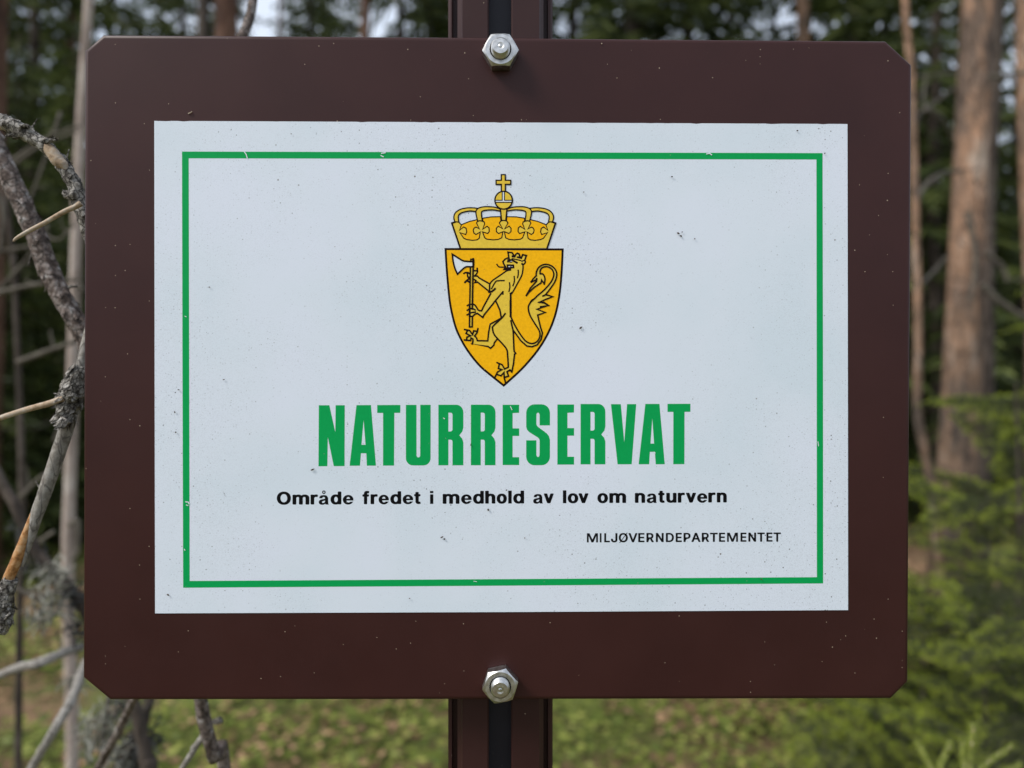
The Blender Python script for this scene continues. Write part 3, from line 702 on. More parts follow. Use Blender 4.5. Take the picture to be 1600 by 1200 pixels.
for polys in LET:
    V, F = [], []
    fill_geo(polys, hl, V, F)
    ink('title_letter', 'green', V, F)

# ---- small lettering
exec_glyphs = None


def flat_spline(L, n=4):
    pts = []
    m = len(L)
    for i in range(m):
        a, b = L[i], L[(i + 1) % m]
        p0, p1, p2, p3 = Vector(a[2:4]), Vector(a[4:6]), Vector(b[0:2]), Vector(b[2:4])
        straight = abs((p1 - p0).cross(p3 - p0)) < 1 + 0.02 * (p3 - p0).length_squared ** 0.5 and abs((p2 - p0).cross(p3 - p0)) < 1 + 0.02 * (p3 - p0).length_squared ** 0.5
        k = 1 if straight else n
        for j in range(k):
            t = j / k
            pts.append(p0 * (1 - t) ** 3 + p1 * 3 * t * (1 - t) ** 2 + p2 * 3 * t * t * (1 - t) + p3 * t ** 3)
    out = []
    for p in pts:
        if not out or (p - out[-1]).length > 1.5: out.append(p)
    if (out[0] - out[-1]).length < 1.5: out.pop()
    return out


def area(P):
    return 0.5 * sum(P[i - 1].x * P[i].y - P[i].x * P[i - 1].y for i in range(len(P)))


def glyph_polys(ch, xl, xr, base, asc, ox, oy):
    """(filled polygons, outlines to be fattened) of one letter in photo pixels"""
    k = (xr - xl) / 16.3
    xh = 15.0
    U_ = lambda pts: [(xl + x * k, base - xh + 0.35 + y) for x, y in pts]
    if ch in 'liI':
        if ch == 'i':
            return [[[(xl, base - asc * 0.74), (xr, base - asc * 0.74), (xr, base), (xl, base)]], [[(xl, base - asc), (xr, base - asc), (xr, base - asc * 0.83), (xl, base - asc * 0.83)]]], []
        return [[[(xl, base - asc), (xr, base - asc), (xr, base), (xl, base)]]], []
    if ch == 'e':
        o = U_([(16.3, 8.7), (16.2, 6.8)] + arc(8.3, 7.5, 8.2, 7.6, -12, -340, 22) + [(16.0, 10.7), (11.4, 10.5), (10.3, 11.5), (8.4, 11.9), (6.6, 11.1), (5.7, 8.7)])
        h = U_([(5.7, 6.0), (6.4, 3.9), (8.4, 3.0), (10.3, 3.9), (11.0, 6.0)])
        return [[o, h]], []
    if ch in 'aå':
        o = U_([(0.8, 4.9)] + sm([(0.8, 4.9), (2.4, 1.3), (7.7, 0.0), (12.8, 1.0), (15.0, 4.6)], 3)[1:] + [(15.1, 12), (15.4, 13.8), (16.2, 14.8), (11.0, 14.8), (10.4, 13.5)] +
               sm([(10.4, 13.5), (8.2, 14.9), (4.8, 15.2), (1.3, 14.0), (0.0, 11.1), (1.3, 8.2), (4.6, 6.8), (9.0, 6.0), (10.1, 4.9), (9.3, 3.4), (7.6, 3.0), (6.1, 3.6), (5.6, 5.1)], 2)[1:])
        h = U_([(5.0, 10.9), (6.2, 9.6), (10.1, 8.5), (9.9, 10.6), (8.2, 12.2), (6.0, 12.3)])
        res = [[o, h]]
        if ch == 'å':
            cx, cy = xl + 8.2 * k, base - 19.1
            res.append([arc(cx, cy, 2.8, 2.8, 0, 360, 16)[:-1], arc(cx, cy, 1.15, 1.15, 0, 360, 12)[:-1]])
        return res, []
    if ch == 'M':
        ww, hh = xr - xl, asc
        q = [(0, 0), (4.1, 0), (ww / 2, 9.8), (ww - 4.1, 0), (ww, 0), (ww, hh), (ww - 2.8, hh), (ww - 2.8, 4.3), (ww / 2 + 1.5, hh), (ww / 2 - 1.5, hh), (2.8, 4.3), (2.8, hh), (0, hh)]
        return [[[(xl + x, base - hh + y) for x, y in q]]], []
    if ch == 'Ø':
        g, o = glyph_polys('O', xl, xr, base, asc, ox, oy)
        return g + [[[(xl + 0.6, base + 1.0), (xr - 1.6, base - asc - 0.6), (xr - 0.2, base - asc - 0.6), (xl + 2.0, base + 1.0)]]], o
    sp = [flat_spline(L) for L in GLYPHS[ch]]
    x0 = min(p.x for P in sp for p in P); x1 = max(p.x for P in sp for p in P)
    sx = (xr - xl - 2 * ox) / (x1 - x0)
    sy = (asc - 2 * oy) / 509
    big = max(sp, key=lambda P: abs(area(P)))
    sg = 1 if area(big) > 0 else -1
    outers, holes, outl = [], [], []
    for P in sp:
        R = [(xl + ox + (p.x - x0) * sx, base - oy - p.y * sy) for p in P]
        (outers if area(P) * sg > 0 else holes).append(R)
        outl.append((R, ox, oy))
    groups = []
    for o in outers:
        xs = [p[0] for p in o]; ys = [p[1] for p in o]
        groups.append([o] + [h for h in holes if min(xs) <= h[0][0] <= max(xs) and min(ys) <= h[0][1] <= max(ys)])
    return groups, outl


def fat_geo(R, ox, oy, h, V, F):
    """closed outline fattened by ox sideways and oy up and down"""
    P = [Vector((x / ox, y / oy)) for x, y in R]
    m = len(P)
    for i in range(m):
        a, b = P[i], P[(i + 1) % m]
        if (b - a).length < 1e-6: continue
        d = (b - a).normalized(); n_ = Vector((-d.y, d.x))
        q = [a + n_, a + (n_ - d) * 0.707, a - d * 0.92, a + (-n_ - d) * 0.707, a - n_, b - n_, b + (d - n_) * 0.707, b + d * 0.92, b + (d + n_) * 0.707, b + n_]
        bb = len(V)
        V.extend(S(p.x * ox, p.y * oy, h + (i % 7) * 4e-7) for p in q)
        f = tuple(range(bb, bb + 10))
        nrm = (V[f[4]] - V[f[0]]).cross(V[f[7]] - V[f[0]])
        F.append(f if nrm.y < 0 else f[::-1])


def write_line(items, bfun, ascf, ox, oy, name, label):
    V, F = [], []
    h1, h2 = nexth(), nexth()
    for ch, a, c in items:
        g, outl = glyph_polys(ch, a, c, bfun(a), ascf(ch), ox, oy)
        for q in g: fill_geo(q, h1 if q is g[0] else h1 + 1e-6, V, F)
        for R, x_, y_ in outl: fat_geo(R, x_, y_, h2, V, F)
    tag(ink(name, 'black', V, F), label)


L1 = [('O', 432.5, 454.5), ('m', 457, 483.3), ('r', 485.2, 496.6), ('å', 498, 514), ('d', 516.4, 533.4), ('e', 535.5, 552.2), ('f', 566.2, 577), ('r', 579, 590), ('e', 591.4, 607.6), ('d', 609.8, 626.9),
      ('e', 629, 645.6), ('t', 647, 657.3), ('i', 671.9, 677.1), ('m', 691.7, 718), ('e', 720.2, 737), ('d', 739, 756), ('h', 758, 774), ('o', 776, 792), ('l', 794.1, 799.6), ('d', 801.8, 819), ('a', 833, 848.6),
      ('v', 849.6, 865.2), ('l', 879.5, 885), ('o', 887, 903.6), ('v', 903.8, 919.5), ('o', 933.4, 950), ('m', 952, 978.3), ('n', 992, 1008), ('a', 1010.4, 1026.6), ('t', 1028.3, 1038.6), ('u', 1041, 1057.1),
      ('r', 1059, 1070), ('v', 1071.8, 1087.6), ('e', 1089, 1105.1), ('r', 1106.6, 1118), ('n', 1120, 1135.6)]
write_line(L1, lambda a: 788.4 - (a - 457) * 0.0050, lambda ch: 20.2, 1.60, 0.88, 'subtitle_lettering', 'black line reading Område fredet i medhold av lov om naturvern')
L2 = [('M', 917, 934.3), ('I', 937.2, 939.9), ('L', 944.1, 953), ('J', 954.6, 964.8), ('Ø', 966.8, 981), ('V', 982, 996), ('E', 997.2, 1007), ('R', 1010, 1021.6), ('N', 1024.8, 1037), ('D', 1040.4, 1053),
      ('E', 1055.8, 1065.4), ('P', 1068, 1079), ('A', 1080.3, 1094.6), ('R', 1096.5, 1108), ('T', 1109.4, 1121.5), ('E', 1123.4, 1133), ('M', 1136, 1153), ('E', 1157, 1166.3), ('N', 1169.3, 1181.4), ('T', 1183.4, 1195),
      ('E', 1197.5, 1207.1), ('T', 1208.6, 1220.2)]
write_line(L2, lambda a: 847.5 - (a - 917) * 0.0042, lambda ch: 14.3, 0.72, 0.5, 'department_lettering', 'small black line reading MILJØVERNDEPARTEMENTET')


# ---- the royal arms
def T(ox, oy, s, pts):
    return [(ox + x / s, oy + y / s) for x, y in pts]


C2 = lambda *p: T(680, 370, 4.8, p)
H1 = lambda *p: T(750, 380, 12, p)
X3 = lambda *p: T(690, 380, 12, p)
AR = lambda *p: T(720, 415, 30, p)
HD = lambda *p: T(720, 465, 24, p)
F1 = lambda *p: T(715, 490, 17.14, p)
F2 = lambda *p: T(755, 560, 24, p)
TL = lambda *p: T(825, 400, 15, p)
K5 = lambda *p: T(690, 470, 8.57, p)
K6 = lambda *p: T(780, 470, 8.57, p)
CR = lambda *p: T(700, 310, 14.12, p)


def mir(pts):
    return [(1574.0 - x, y) for x, y in pts][::-1]


def fills(name, mat, lst):
    V, F = [], []
    for pl in lst:
        fill_geo([pl], nexth(), V, F)
    return ink(name, mat, V, F)


def strokes(name, lst, wd=1.9):
    V, F = [], []
    for s in lst:
        pts, w_, sm_, cl = (s + (None,) * 4)[:4]
        stroke_geo(pts, (w_ or wd) * 1.34, nexth(), V, F, bool(cl), sm_ or 0)
    return ink(name, 'outline', V, F)


# shield
side_l = C2((78, 92), (84, 200), (94, 330), (112, 500), (145, 650), (182, 745), (243, 852), (330, 962), (420, 1040), (514, 1115))
side_r = C2((956, 95), (950, 230), (936, 400), (912, 540), (882, 640), (845, 725), (795, 812), (730, 900), (640, 1000), (514, 1115))
sl_, sr_ = sm(side_l, 6), sm(side_r, 6)
fills('shield', 'amber', [sl_ + sr_[::-1][1:]])
strokes('shield_outline', [(sl_ + sr_[::-1][1:], 2.5, 0, True)])

# axe
blade = X3((200, 205)) + sm(X3((200, 205), (300, 268), (400, 328), (480, 338), (545, 342)), 3)[1:] + X3((602, 345), (598, 440), (545, 442)) + \
    sm(X3((545, 442), (470, 440), (420, 465), (370, 510), (297, 578)), 3)[1:] + sm(X3((297, 578), (250, 475), (215, 340), (200, 205)), 3)[1:-1]
shaft = [(734.9, 417.0), (739.3, 417.0), (737.9, 510.3), (733.5, 510.3)]
axe = fills('axe', 'white_ink', [blade])
fills('axe_shaft', 'yellow', [shaft, X3((545, 300), (602, 300), (602, 342), (545, 342))])

# lion fills
arm_back = AR((590, 240), (740, 255), (745, 300), (720, 410), (650, 480), (780, 490), (850, 570), (1330, 840), (1330, 1180), (1250, 1150), (790, 790), (700, 800), (640, 800), (690, 720), (590, 620))
claws_back = AR((310, 350), (430, 350), (430, 530), (320, 540))
body = H1((525, 165), (605, 175), (635, 225), (650, 250), (665, 215), (700, 185), (740, 205), (770, 265), (800, 210), (870, 230), (835, 320), (848, 360), (808, 405), (806, 480), (790, 580), (755, 660),
          (695, 770), (640, 870), (595, 940), (572, 950)) + C2((567, 600)) + K6((155, 265), (170, 330), (185, 400), (195, 640), (200, 670), (222, 700), (205, 715), (190, 850), (165, 950), (140, 925),
          (90, 870), (125, 890), (120, 760), (97, 640), (-5, 530)) + C2((448, 735), (430, 690), (435, 668), (493, 605), (485, 550), (455, 487), (470, 430), (430, 400), (405, 410)) + \
    H1((178, 900), (180, 790), (195, 740), (240, 690), (380, 600), (500, 515), (575, 500), (450, 490), (480, 455), (455, 400), (430, 345), (470, 300), (540, 265))
arm_front = H1((205, 940), (285, 850), (330, 840), (420, 900), (425, 920)) + HD((1200, 250), (870, 650), (825, 740), (620, 595)) + HD((530, 620), (440, 700), (380, 640), (350, 520), (340, 350), (370, 290), (460, 245), (540, 300), (650, 460), (780, 495), (1040, 0)) + []
leg_back = C2((495, 610), (412, 655), (396, 780), (315, 780)) + F1((530, 720), (500, 650), (450, 600), (530, 490), (540, 440), (430, 460), (400, 550), (300, 450), (250, 460), (225, 540), (330, 590), (240, 640), (240, 700), (340, 720),
          (400, 650), (400, 800)) + C2((275, 800), (400, 825), (415, 835), (440, 815), (443, 795), (465, 770), (440, 720), (430, 690), (435, 668))
foot = F2((955, 340), (800, 400), (700, 240), (600, 230), (570, 380), (700, 430), (540, 510), (560, 590), (670, 660), (780, 540), (790, 720), (950, 670), (880, 500), (1000, 440), (1070, 500), (1130, 330))
# tail: outer and inner sides
t_out = C2((565, 600), (600, 660), (650, 745), (700, 790), (740, 800), (770, 785), (785, 750), (780, 715), (755, 665)) + C2((715, 595), (698, 545), (700, 510)) + TL((10, 1180), (50, 1100), (150, 1000), (230, 920), (340, 830), (450, 720), (550, 590), (600, 470), (600, 390), (560, 310), (490, 260),
        (400, 250), (320, 280), (280, 350), (285, 415), (345, 420), (385, 480), (398, 560), (378, 660), (318, 560), (305, 630), (150, 730), (0, 870)) 
t_in = TL((0, 820), (60, 740), (200, 590), (210, 530), (200, 540), (70, 610), (120, 540), (190, 460), (195, 380), (240, 280), (330, 210), (430, 195), (540, 225), (620, 290), (665, 380), (670, 480), (630, 600), (560, 710), (480, 820), (410, 905),
         (580, 950), (430, 1010), (250, 1085), (380, 1100), (475, 1155)) + K6((600, 20), (655, 60), (510, 110), (615, 155), (515, 190), (530, 260), (555, 360), (575, 430), (560, 510), (510, 580), (440, 612), (370, 600), (290, 530), (180, 385), (158, 268))
tail = t_out + t_in
lion = fills('lion', 'yellow', [tail, arm_back, claws_back, leg_back, body, foot, arm_front])
fills('lion_face', 'white_ink', [H1((530, 420), (620, 420), (620, 455), (530, 455)), H1((568, 325), (600, 325), (600, 348), (568, 348))])

lw = 1.75
strokes('lion_outline', [
    # crown of the lion
    (H1((545, 290), (535, 230), (525, 168), (600, 178), (632, 225), (605, 245)), 2.0), (H1((605, 250), (650, 255), (672, 210), (700, 188), (735, 205), (750, 262), (720, 262)), 2.1),
    (H1((700, 262), (775, 280), (800, 215), (870, 232), (838, 320)), 2.1), (H1((600, 288), (770, 326)), 1.5),
    # head
    (H1((545, 268), (470, 300), (430, 345), (450, 400), (478, 445), (450, 492), (575, 494)), 2.0), (H1((838, 320), (850, 350), (835, 385), (806, 402)), 1.9, 3),
    (H1((785, 345), (800, 330), (838, 322)), 1.4), (H1((785, 385), (806, 400)), 2.2),
    (H1((525, 350), (530, 318), (600, 315), (695, 368)), 2.3), (H1((555, 325), (560, 355), (600, 355)), 1.3),
    (H1((510, 412), (625, 415), (628, 455), (560, 462), (490, 470)), 2.1), (H1((520, 415), (515, 460)), 1.9), (H1((580, 420), (576, 458)), 1.2),
    (H1((315, 395), (340, 430), (375, 448), (460, 448)), 1.6, 3),
    # neck and back
    (H1((806, 402), (806, 480), (790, 580), (755, 660), (695, 770), (640, 870), (595, 945)), lw, 3), (H1((595, 930), (572, 950)), 2.4), (H1((575, 940)) + C2((567, 600)), 2.3),
    (H1((575, 502), (500, 518), (380, 600), (250, 688), (200, 740), (180, 790), (178, 900)), lw, 3), (H1((215, 855), (290, 725), (340, 705), (455, 700)), 1.7, 3),
    (H1((715, 505), (718, 580), (703, 650)), 1.6, 3), (H1((640, 622), (645, 710), (618, 800)), 1.6, 3), (H1((552, 738), (560, 820), (543, 905)), 1.6, 3),
    # far arm
    (AR((640, 490), (780, 490), (850, 570), (1040, 680), (1330, 840)), 1.8), (AR((780, 770), (1250, 1150), (1330, 1230)), 1.8), (AR((590, 240), (740, 240)), 1.9), (AR((765, 120), (780, 300), (720, 410), (650, 480)), 1.9),
    (AR((600, 640), (710, 700), (670, 790), (780, 775)), 1.9), (AR((140, 370), (200, 330), (330, 325), (420, 380)), 2.0), (AR((310, 360), (320, 530), (430, 545)), 1.8), (AR((190, 790), (260, 720), (400, 590)), 2.2),
    (AR((320, 720), (430, 790)), 2.2), (H1((165, 915), (225, 905), (285, 852)), 2.4), (H1((180, 800), (178, 920)), 1.9),
    # near arm and hand
    (H1((200, 945), (60, 1200)) + HD((780, 495), (700, 490), (650, 460), (540, 290), (460, 240), (330, 260)), 1.9), (H1((425, 915), (290, 1075)) + HD((1200, 240), (870, 650), (825, 745), (620, 590)), 1.9),
    (H1((430, 905), (428, 955)), 1.8), (HD((620, 595), (530, 620), (430, 715), (350, 690)), 1.9), (HD((235, 305), (300, 262), (350, 262)), 1.7), (HD((235, 480), (330, 410), (440, 405), (540, 465)), 1.8),
    (HD((230, 650), (330, 590), (400, 560), (550, 540)), 1.8), (HD((330, 260), (330, 700)), 2.3),
    # belly, thighs
    (H1((290, 1075)) + C2((457, 487), (485, 550), (495, 605)), 1.9), (C2((525, 575), (500, 608), (437, 667), (430, 688), (447, 740), (530, 833), (543, 890), (548, 975)), 1.9, 3),
    (C2((495, 610), (412, 655), (400, 720), (394, 780), (320, 779)), 1.8), (F1((400, 815)) + C2((275, 803), (395, 822), (415, 836), (440, 812), (443, 795), (462, 770)), 1.8),
    # raised foot
    (F1((530, 725), (500, 640), (455, 600), (520, 510), (545, 395)), 1.9), (F1((530, 475), (430, 460), (400, 560), (320, 450), (180, 425)), 1.9), (F1((260, 460), (225, 530), (340, 590), (250, 630), (240, 695)), 1.9),
    (F1((175, 705), (345, 722), (360, 650), (410, 680), (410, 750), (385, 815)), 1.9),
    # standing leg and foot
    (K6((150, 0), (152, 210)), 2.3), (K6((155, 265), (170, 330), (187, 400), (197, 640), (200, 675), (220, 702), (205, 715), (190, 850), (168, 950), (145, 925), (110, 945)), 1.9),
    (F2((940, 200), (940, 330), (800, 395), (710, 235), (510, 155)), 1.8), (F2((600, 210), (570, 380), (700, 420), (540, 505), (440, 700)), 1.9), (F2((510, 600), (670, 650), (780, 520), (785, 720), (830, 890)), 1.9),
    (F2((800, 715), (950, 660), (890, 500), (1000, 440), (1075, 510)), 1.9),
    # tail
    (K6((155, 210), (200, 310), (270, 430), (350, 535), (430, 572), (500, 550), (540, 490), (540, 410), (480, 310), (415, 200), (390, 110), (400, 50), (450, -20)) + TL((50, 1085), (150, 1000), (230, 920), (340, 830),
     (450, 720), (550, 590), (600, 470), (600, 390), (560, 310), (490, 262), (410, 250), (330, 275), (285, 340), (283, 415)), 1.8, 3),
    (TL((283, 418), (345, 420), (385, 480), (398, 560), (378, 662)), 1.8, 3), (TL((378, 650), (318, 560), (305, 630), (150, 730), (20, 850), (-40, 930)), 1.8), (TL((-40, 920), (60, 745), (200, 590), (205, 525)), 1.8),
    (TL((205, 525), (190, 560), (70, 612)), 1.9), (TL((70, 605), (120, 535), (192, 460)), 1.8),
    (TL((192, 460), (195, 380), (240, 280), (330, 212), (430, 195), (540, 225), (620, 290), (668, 380), (670, 480), (630, 600), (560, 710), (480, 820), (410, 905)), 1.8, 3),
    (TL((345, 938), (420, 905), (580, 952), (430, 1010), (250, 1085), (370, 1095), (478, 1160), (290, 1190)), 1.9), (K6((530, 20), (600, 20), (658, 60), (505, 112), (618, 155), (515, 190), (530, 260), (555, 360), (578, 430), (560, 520), (510, 588),
     (440, 615), (370, 605), (290, 535), (185, 390)), 1.8),
], lw)
strokes('axe_outline', [(blade, 1.9, 0, True), ([(734.9, 418), (733.4, 511)], 1.8), ([(739.3, 404), (739.2, 420), (737.9, 483)], 2.0), ([(738.0, 494), (737.8, 510.6), (733.4, 510.8)], 1.8), (X3((545, 342), (548, 300), (600, 300), (604, 345)), 1.6)])

# crown
band = CR((85, 545), (150, 522), (235, 525), (290, 580), (470, 512), (650, 468), (760, 440), (950, 408), (1155, 400))
win1 = CR((300, 578), (470, 510), (645, 468), (652, 500), (628, 545), (692, 672), (620, 632), (575, 655), (556, 700), (572, 765), (618, 797), (712, 742), (690, 878), (640, 915), (540, 925), (420, 910), (350, 880),
          (262, 755), (390, 798), (415, 740), (400, 660), (345, 630), (255, 702))
win2 = CR((765, 438), (950, 408), (1155, 404), (1167, 490), (1133, 545), (1205, 670), (1110, 612), (1065, 660), (1068, 735), (1115, 775), (1212, 735), (1185, 868), (1110, 905), (1000, 915), (860, 900), (810, 868),
          (762, 740), (878, 775), (912, 730), (905, 650), (862, 615), (765, 680), (810, 560), (800, 520), (770, 500))
arch1_o = CR((150, 522), (130, 430), (140, 360), (190, 290), (290, 235), (420, 210), (540, 207), (650, 218))
arch1_i = CR((240, 525), (225, 430), (235, 370), (290, 320), (400, 288), (500, 277), (620, 290))
arch2_o = CR((655, 495), (635, 420), (618, 340), (618, 280), (650, 230), (720, 198), (830, 182), (1000, 190), (1100, 215), (1160, 245))
arch2_i = CR((757, 490), (742, 400), (737, 320), (760, 280), (850, 258), (1000, 253), (1160, 278))
a1o, a1i, a2o, a2i = sm(arch1_o), sm(arch1_i), sm(arch2_o), sm(arch2_i)
yl = [band + mir(band)[1:] + mir(CR((275, 1095))) + CR((275, 1095))]
for a_, b_ in ((a1o, a1i), (a2o, a2i)):
    pl = a_ + b_[::-1]
    yl += [pl, mir(pl)]
stem = CR((1158, 245), (1182, 495)); stem = stem + mir(stem)
yl += [stem]
crown = fills('crown', 'yellow', yl)
fills('crown_lining', 'amber', [win1, win2, mir(win1), mir(win2)])
wl = 1.35
ol = []
for c_ in (win1, win2):
    ol += [(c_, wl, 0, True), (mir(c_), wl, 0, True)]
for c_ in (a1o, a1i, a2o, a2i):
    ol += [(c_, 1.5), (mir(c_), 1.5)]
tops = [sm(CR((655, 505), (705, 492), (762, 505), (800, 522))), CR((150, 522), (195, 516), (240, 526), (290, 580))]
ol += [(c_, 1.4) for c_ in tops] + [(mir(c_), 1.4) for c_ in tops]
ol += [(CR((1158, 248), (1182, 495)), 1.7), (mir(CR((1158, 248), (1182, 495))), 1.7), (sm(CR((1140, 530), (1170, 495), (1228, 485))) + mir(sm(CR((1140, 530), (1170, 495), (1228, 485))))[1:], 1.4)]
ol += [(CR((160, 520), (85, 545), (270, 1095)), 2.0), (mir(CR((160, 520), (85, 545), (270, 1095))), 2.0)]
strokes('crown_outline', ol)
orb_c = arc(786.9, 312.8, 13.6, 13.9, 0, 360, 32)[:-1]
fills('orb', 'yellow', [orb_c])
fills('orb_band', 'white_ink', [[(784.7, 299.6), (788.3, 299.6), (788.3, 313), (799.6, 313), (799.6, 315.8), (774.2, 315.8), (774.2, 313), (784.7, 313)]])
cross_p = [(783.4, 298.5), (783.4, 288), (775.2, 288), (775.2, 281.7), (783.4, 281.7), (783.4, 272.9), (789.5, 272.9), (789.5, 281.7), (798.0, 281.7), (798.0, 288), (789.5, 288), (789.5, 298.5)]
fills('cross', 'yellow', [cross_p])
strokes('orb_outline', [(cross_p, 1.6, 0, False), (orb_c, 1.7, 0, True), ([(784.7, 300.6), (784.7, 312.9), (774.6, 312.9)], 1.2), ([(788.3, 300.6), (788.3, 312.9), (799.4, 312.9)], 1.2), ([(774, 316.2), (799.8, 316.2)], 1.3)])

# ---- scratches through the ink, grit stuck on the sheet
V, F = [], []
for pts, wd in (([(381.5, 237), (384.5, 241), (386.5, 247.5)], 1.4), ([(596, 239.5), (602, 238.5)], 1.6), ([(595, 243), (599, 245)], 1.4), ([(1104, 240.5), (1109, 239.5), (1112, 242)], 1.5), ([(290, 784), (294, 784.5), (295.5, 787.5)], 1.5),
                ([(291, 789), (294, 790)], 1.2), ([(288, 858), (289, 860)], 1.2), ([(797.5, 635), (800, 640.3)], 1.2), ([(693, 653), (694.5, 654.5)], 1.2), ([(288.6, 494), (291, 495)], 0.9), ([(1022, 706), (1024, 708)], 1.0),
                ([(1278, 690), (1279, 697)], 1.0), ([(740, 908), (745, 909)], 0.8)):
    V, F = [], []
    stroke_geo(pts, wd, nexth(), V, F)
    ink('scratch', 'white_ink', V, F)
V, F = [], []


def grit(px, py, sx, sz, rot=0.0, hh=0.0003):
    c = S(px, py, H0 + 0.00045)
    b = len(V)
    k = 7
    for ring, (q, h) in enumerate(((1.0, 0.0), (0.75, 0.6), (0.0, 1.0))):
        m = k if ring < 2 else 1
        for i in range(m):
            a = 2 * math.pi * i / k
            jit = rnd.uniform(0.7, 1.25)
            x, z = sx * q * jit * math.cos(a), sz * q * jit * math.sin(a)
            x, z = x * math.cos(rot) - z * math.sin(rot), x * math.sin(rot) + z * math.cos(rot)
            V.append(Vector((c.x + x * 0.000277, c.y - hh * h, c.z + z * 0.000277)))
    for i in range(k):
        F.append((b + i, b + k + i, b + k + (i + 1) % k, b + (i + 1) % k)[::-1])
        F.append((b + k + i, b + 2 * k, b + k + (i + 1) % k)[::-1])


for g in ((907.5, 512, 3.4, 1.6, 0.7), (1060, 364.5, 2.6, 1.2, -0.5), (1064, 368.5, 2.0, 1.4, -0.6), (1066, 362.5, 1.3, 0.8, 0.6), (1085.5, 373, 1.2, 0.9, 0), (735.6, 695, 0.9, 2.2, 0), (690.5, 839.5, 2.6, 1.0, 0.5), (694.5, 842, 1.6, 1.2, 0),
          (274.5, 675.3, 1.6, 1.6, 0), (273, 644, 1.0, 2.0, 0.3), (279, 609, 1.5, 1.0, 0), (262.3, 929.3, 2.2, 1.1, -0.5), (327, 448.5, 1.2, 0.9, 0), (349.5, 593, 1.5, 0.8, 0.3), (488.5, 733.7, 3.0, 1.3, 0.4), (1246, 204, 1.5, 1.0, 0.2),
          (1050, 276, 1.6, 1.2, 0.3), (820, 840.5, 1.0, 1.0, 0), (763, 796.5, 1.4, 2.0, 0.4), (791.5, 765.8, 1.1, 1.1, 0), (1288.8, 239.5, 1.3, 1.0, 0), (455, 209, 1.0, 0.8, 0), (912, 300, 1.2, 0.9, 0), (1190, 905, 1.3, 1, 0), (640, 935, 1.4, .9, 0)):
    grit(*g)
mg = ink('grit', 'dirt', V, F)
mg['kind'] = 'stuff'

# ---- post: aluminium style section with a deep front slot and stepped sides
xc = -0.0050
hw = 0.0239
half = [(0.0, 0.0), (0.0, 0.0)]
sec = [(-hw, 0.034), (-hw, 0.0060), (-hw + 0.0012, 0.0050), (-hw + 0.0018, 0.0050), (-hw + 0.0020, 0.0085), (-hw + 0.0042, 0.0085), (-hw + 0.0044, 0.0028), (-hw + 0.0062, 0.0012), (-hw + 0.0068, 0.0),
       (-0.0059, 0.0), (-0.0053, 0.0006), (-0.0053, 0.0115), (0.0049, 0.0115), (0.0049, 0.0006), (0.0055, 0.0), (hw - 0.0064, 0.0), (hw - 0.0058, 0.0010), (hw - 0.0044, 0.0026), (hw - 0.0042, 0.0085),
       (hw - 0.0024, 0.0085), (hw - 0.0022, 0.0050), (hw - 0.0010, 0.0050), (hw, 0.0060), (hw, 0.034)]
V, F = [], []
n = len(sec)
for z in (-0.25, 2.2):
    for x, y in sec:
        V.append(Vector((xc + x, 0.0125 + y, z)))
for i in range(n):
    j = (i + 1) % n
    F.append((i, j, j + n, i + n))
F.append(tuple(range(n))[::-1]); F.append(tuple(range(n, 2 * n)))
post = obj('post', mesh_of('post', V, F, M['post_brown']), sign)
post.data.materials.append(M['slot'])
for p in post.data.polygons:
    if abs(p.normal.y) > 0.9 and abs(p.center.x - xc) < 0.004 and p.center.y > 0.02: p.material_index = 1


# ---- nuts and bolts
def make_nut(px, py, rot, tilt=0.0):
    ap, th, r0, bore = 0.0068, 0.0062, 0.0064, 0.0043
    K = 72
    V, F = [], []
    rings = []
    for kind in range(6):
        ring = []
        for i in range(K):
            a = 2 * math.pi * i / K
            rel = ((math.degrees(a)) % 60) - 30
            R = ap / math.cos(math.radians(rel))
            drop = max(0.0, (R - r0)) * 0.75
            aa = a + rot
            if kind == 0: r, y = R, -0.0002
            elif kind == 1: r, y = R, -(th - drop - 0.0001)
            elif kind == 2: r, y = min(R, r0 + 0.0) * 0.992, -th
            elif kind == 3: r, y = bore + 0.0004, -th
            elif kind == 4: r, y = bore, -th + 0.0005
            else: r, y = bore, -0.001
            ring.append(len(V))
            V.append(Vector((r * math.cos(aa), y, r * math.sin(aa))))
        rings.append(ring)
    for a_, b_ in zip(rings, rings[1:]):
        for i in range(K):
            j = (i + 1) % K
            F.append((a_[i], a_[j], b_[j], b_[i]))
    c = S(px, py)
    nut = obj('nut', mesh_of('nut', V, F, M['steel']), sign, loc=c)
    # bolt end with threads
    V, F = [], []
    prof = [(0.0040, -0.0005)]
    y = -0.0045
    for k in range(7):
        prof += [(0.0040, y - 0.0003), (0.0036, y - 0.0006)]
        y -= 0.0006
    prof += [(0.00395, y - 0.0002), (0.0033, y - 0.0009), (0.0016, y - 0.0010), (0.0009, y - 0.0008), (0.0005, y - 0.0010)]
    K = 40
    for r, yy in prof:
        for i in range(K):
            a = 2 * math.pi * i / K
            V.append(Vector((r * math.cos(a), yy + tilt * r * math.sin(a) * 0.3, r * math.sin(a))))
    for q in range(len(prof) - 1):
        for i in range(K):
            j = (i + 1) % K
            F.append((q * K + i, q * K + j, (q + 1) * K + j, (q + 1) * K + i))
    F.append(tuple((len(prof) - 1) * K + i for i in range(K)))
    bolt = obj('bolt', mesh_of('bolt', V, F, M['steel']), nut)
    return nut


make_nut(782.0, 86.2, math.radians(1), 0.3)
make_nut(781.6, 1064.8, math.radians(12), -0.3)
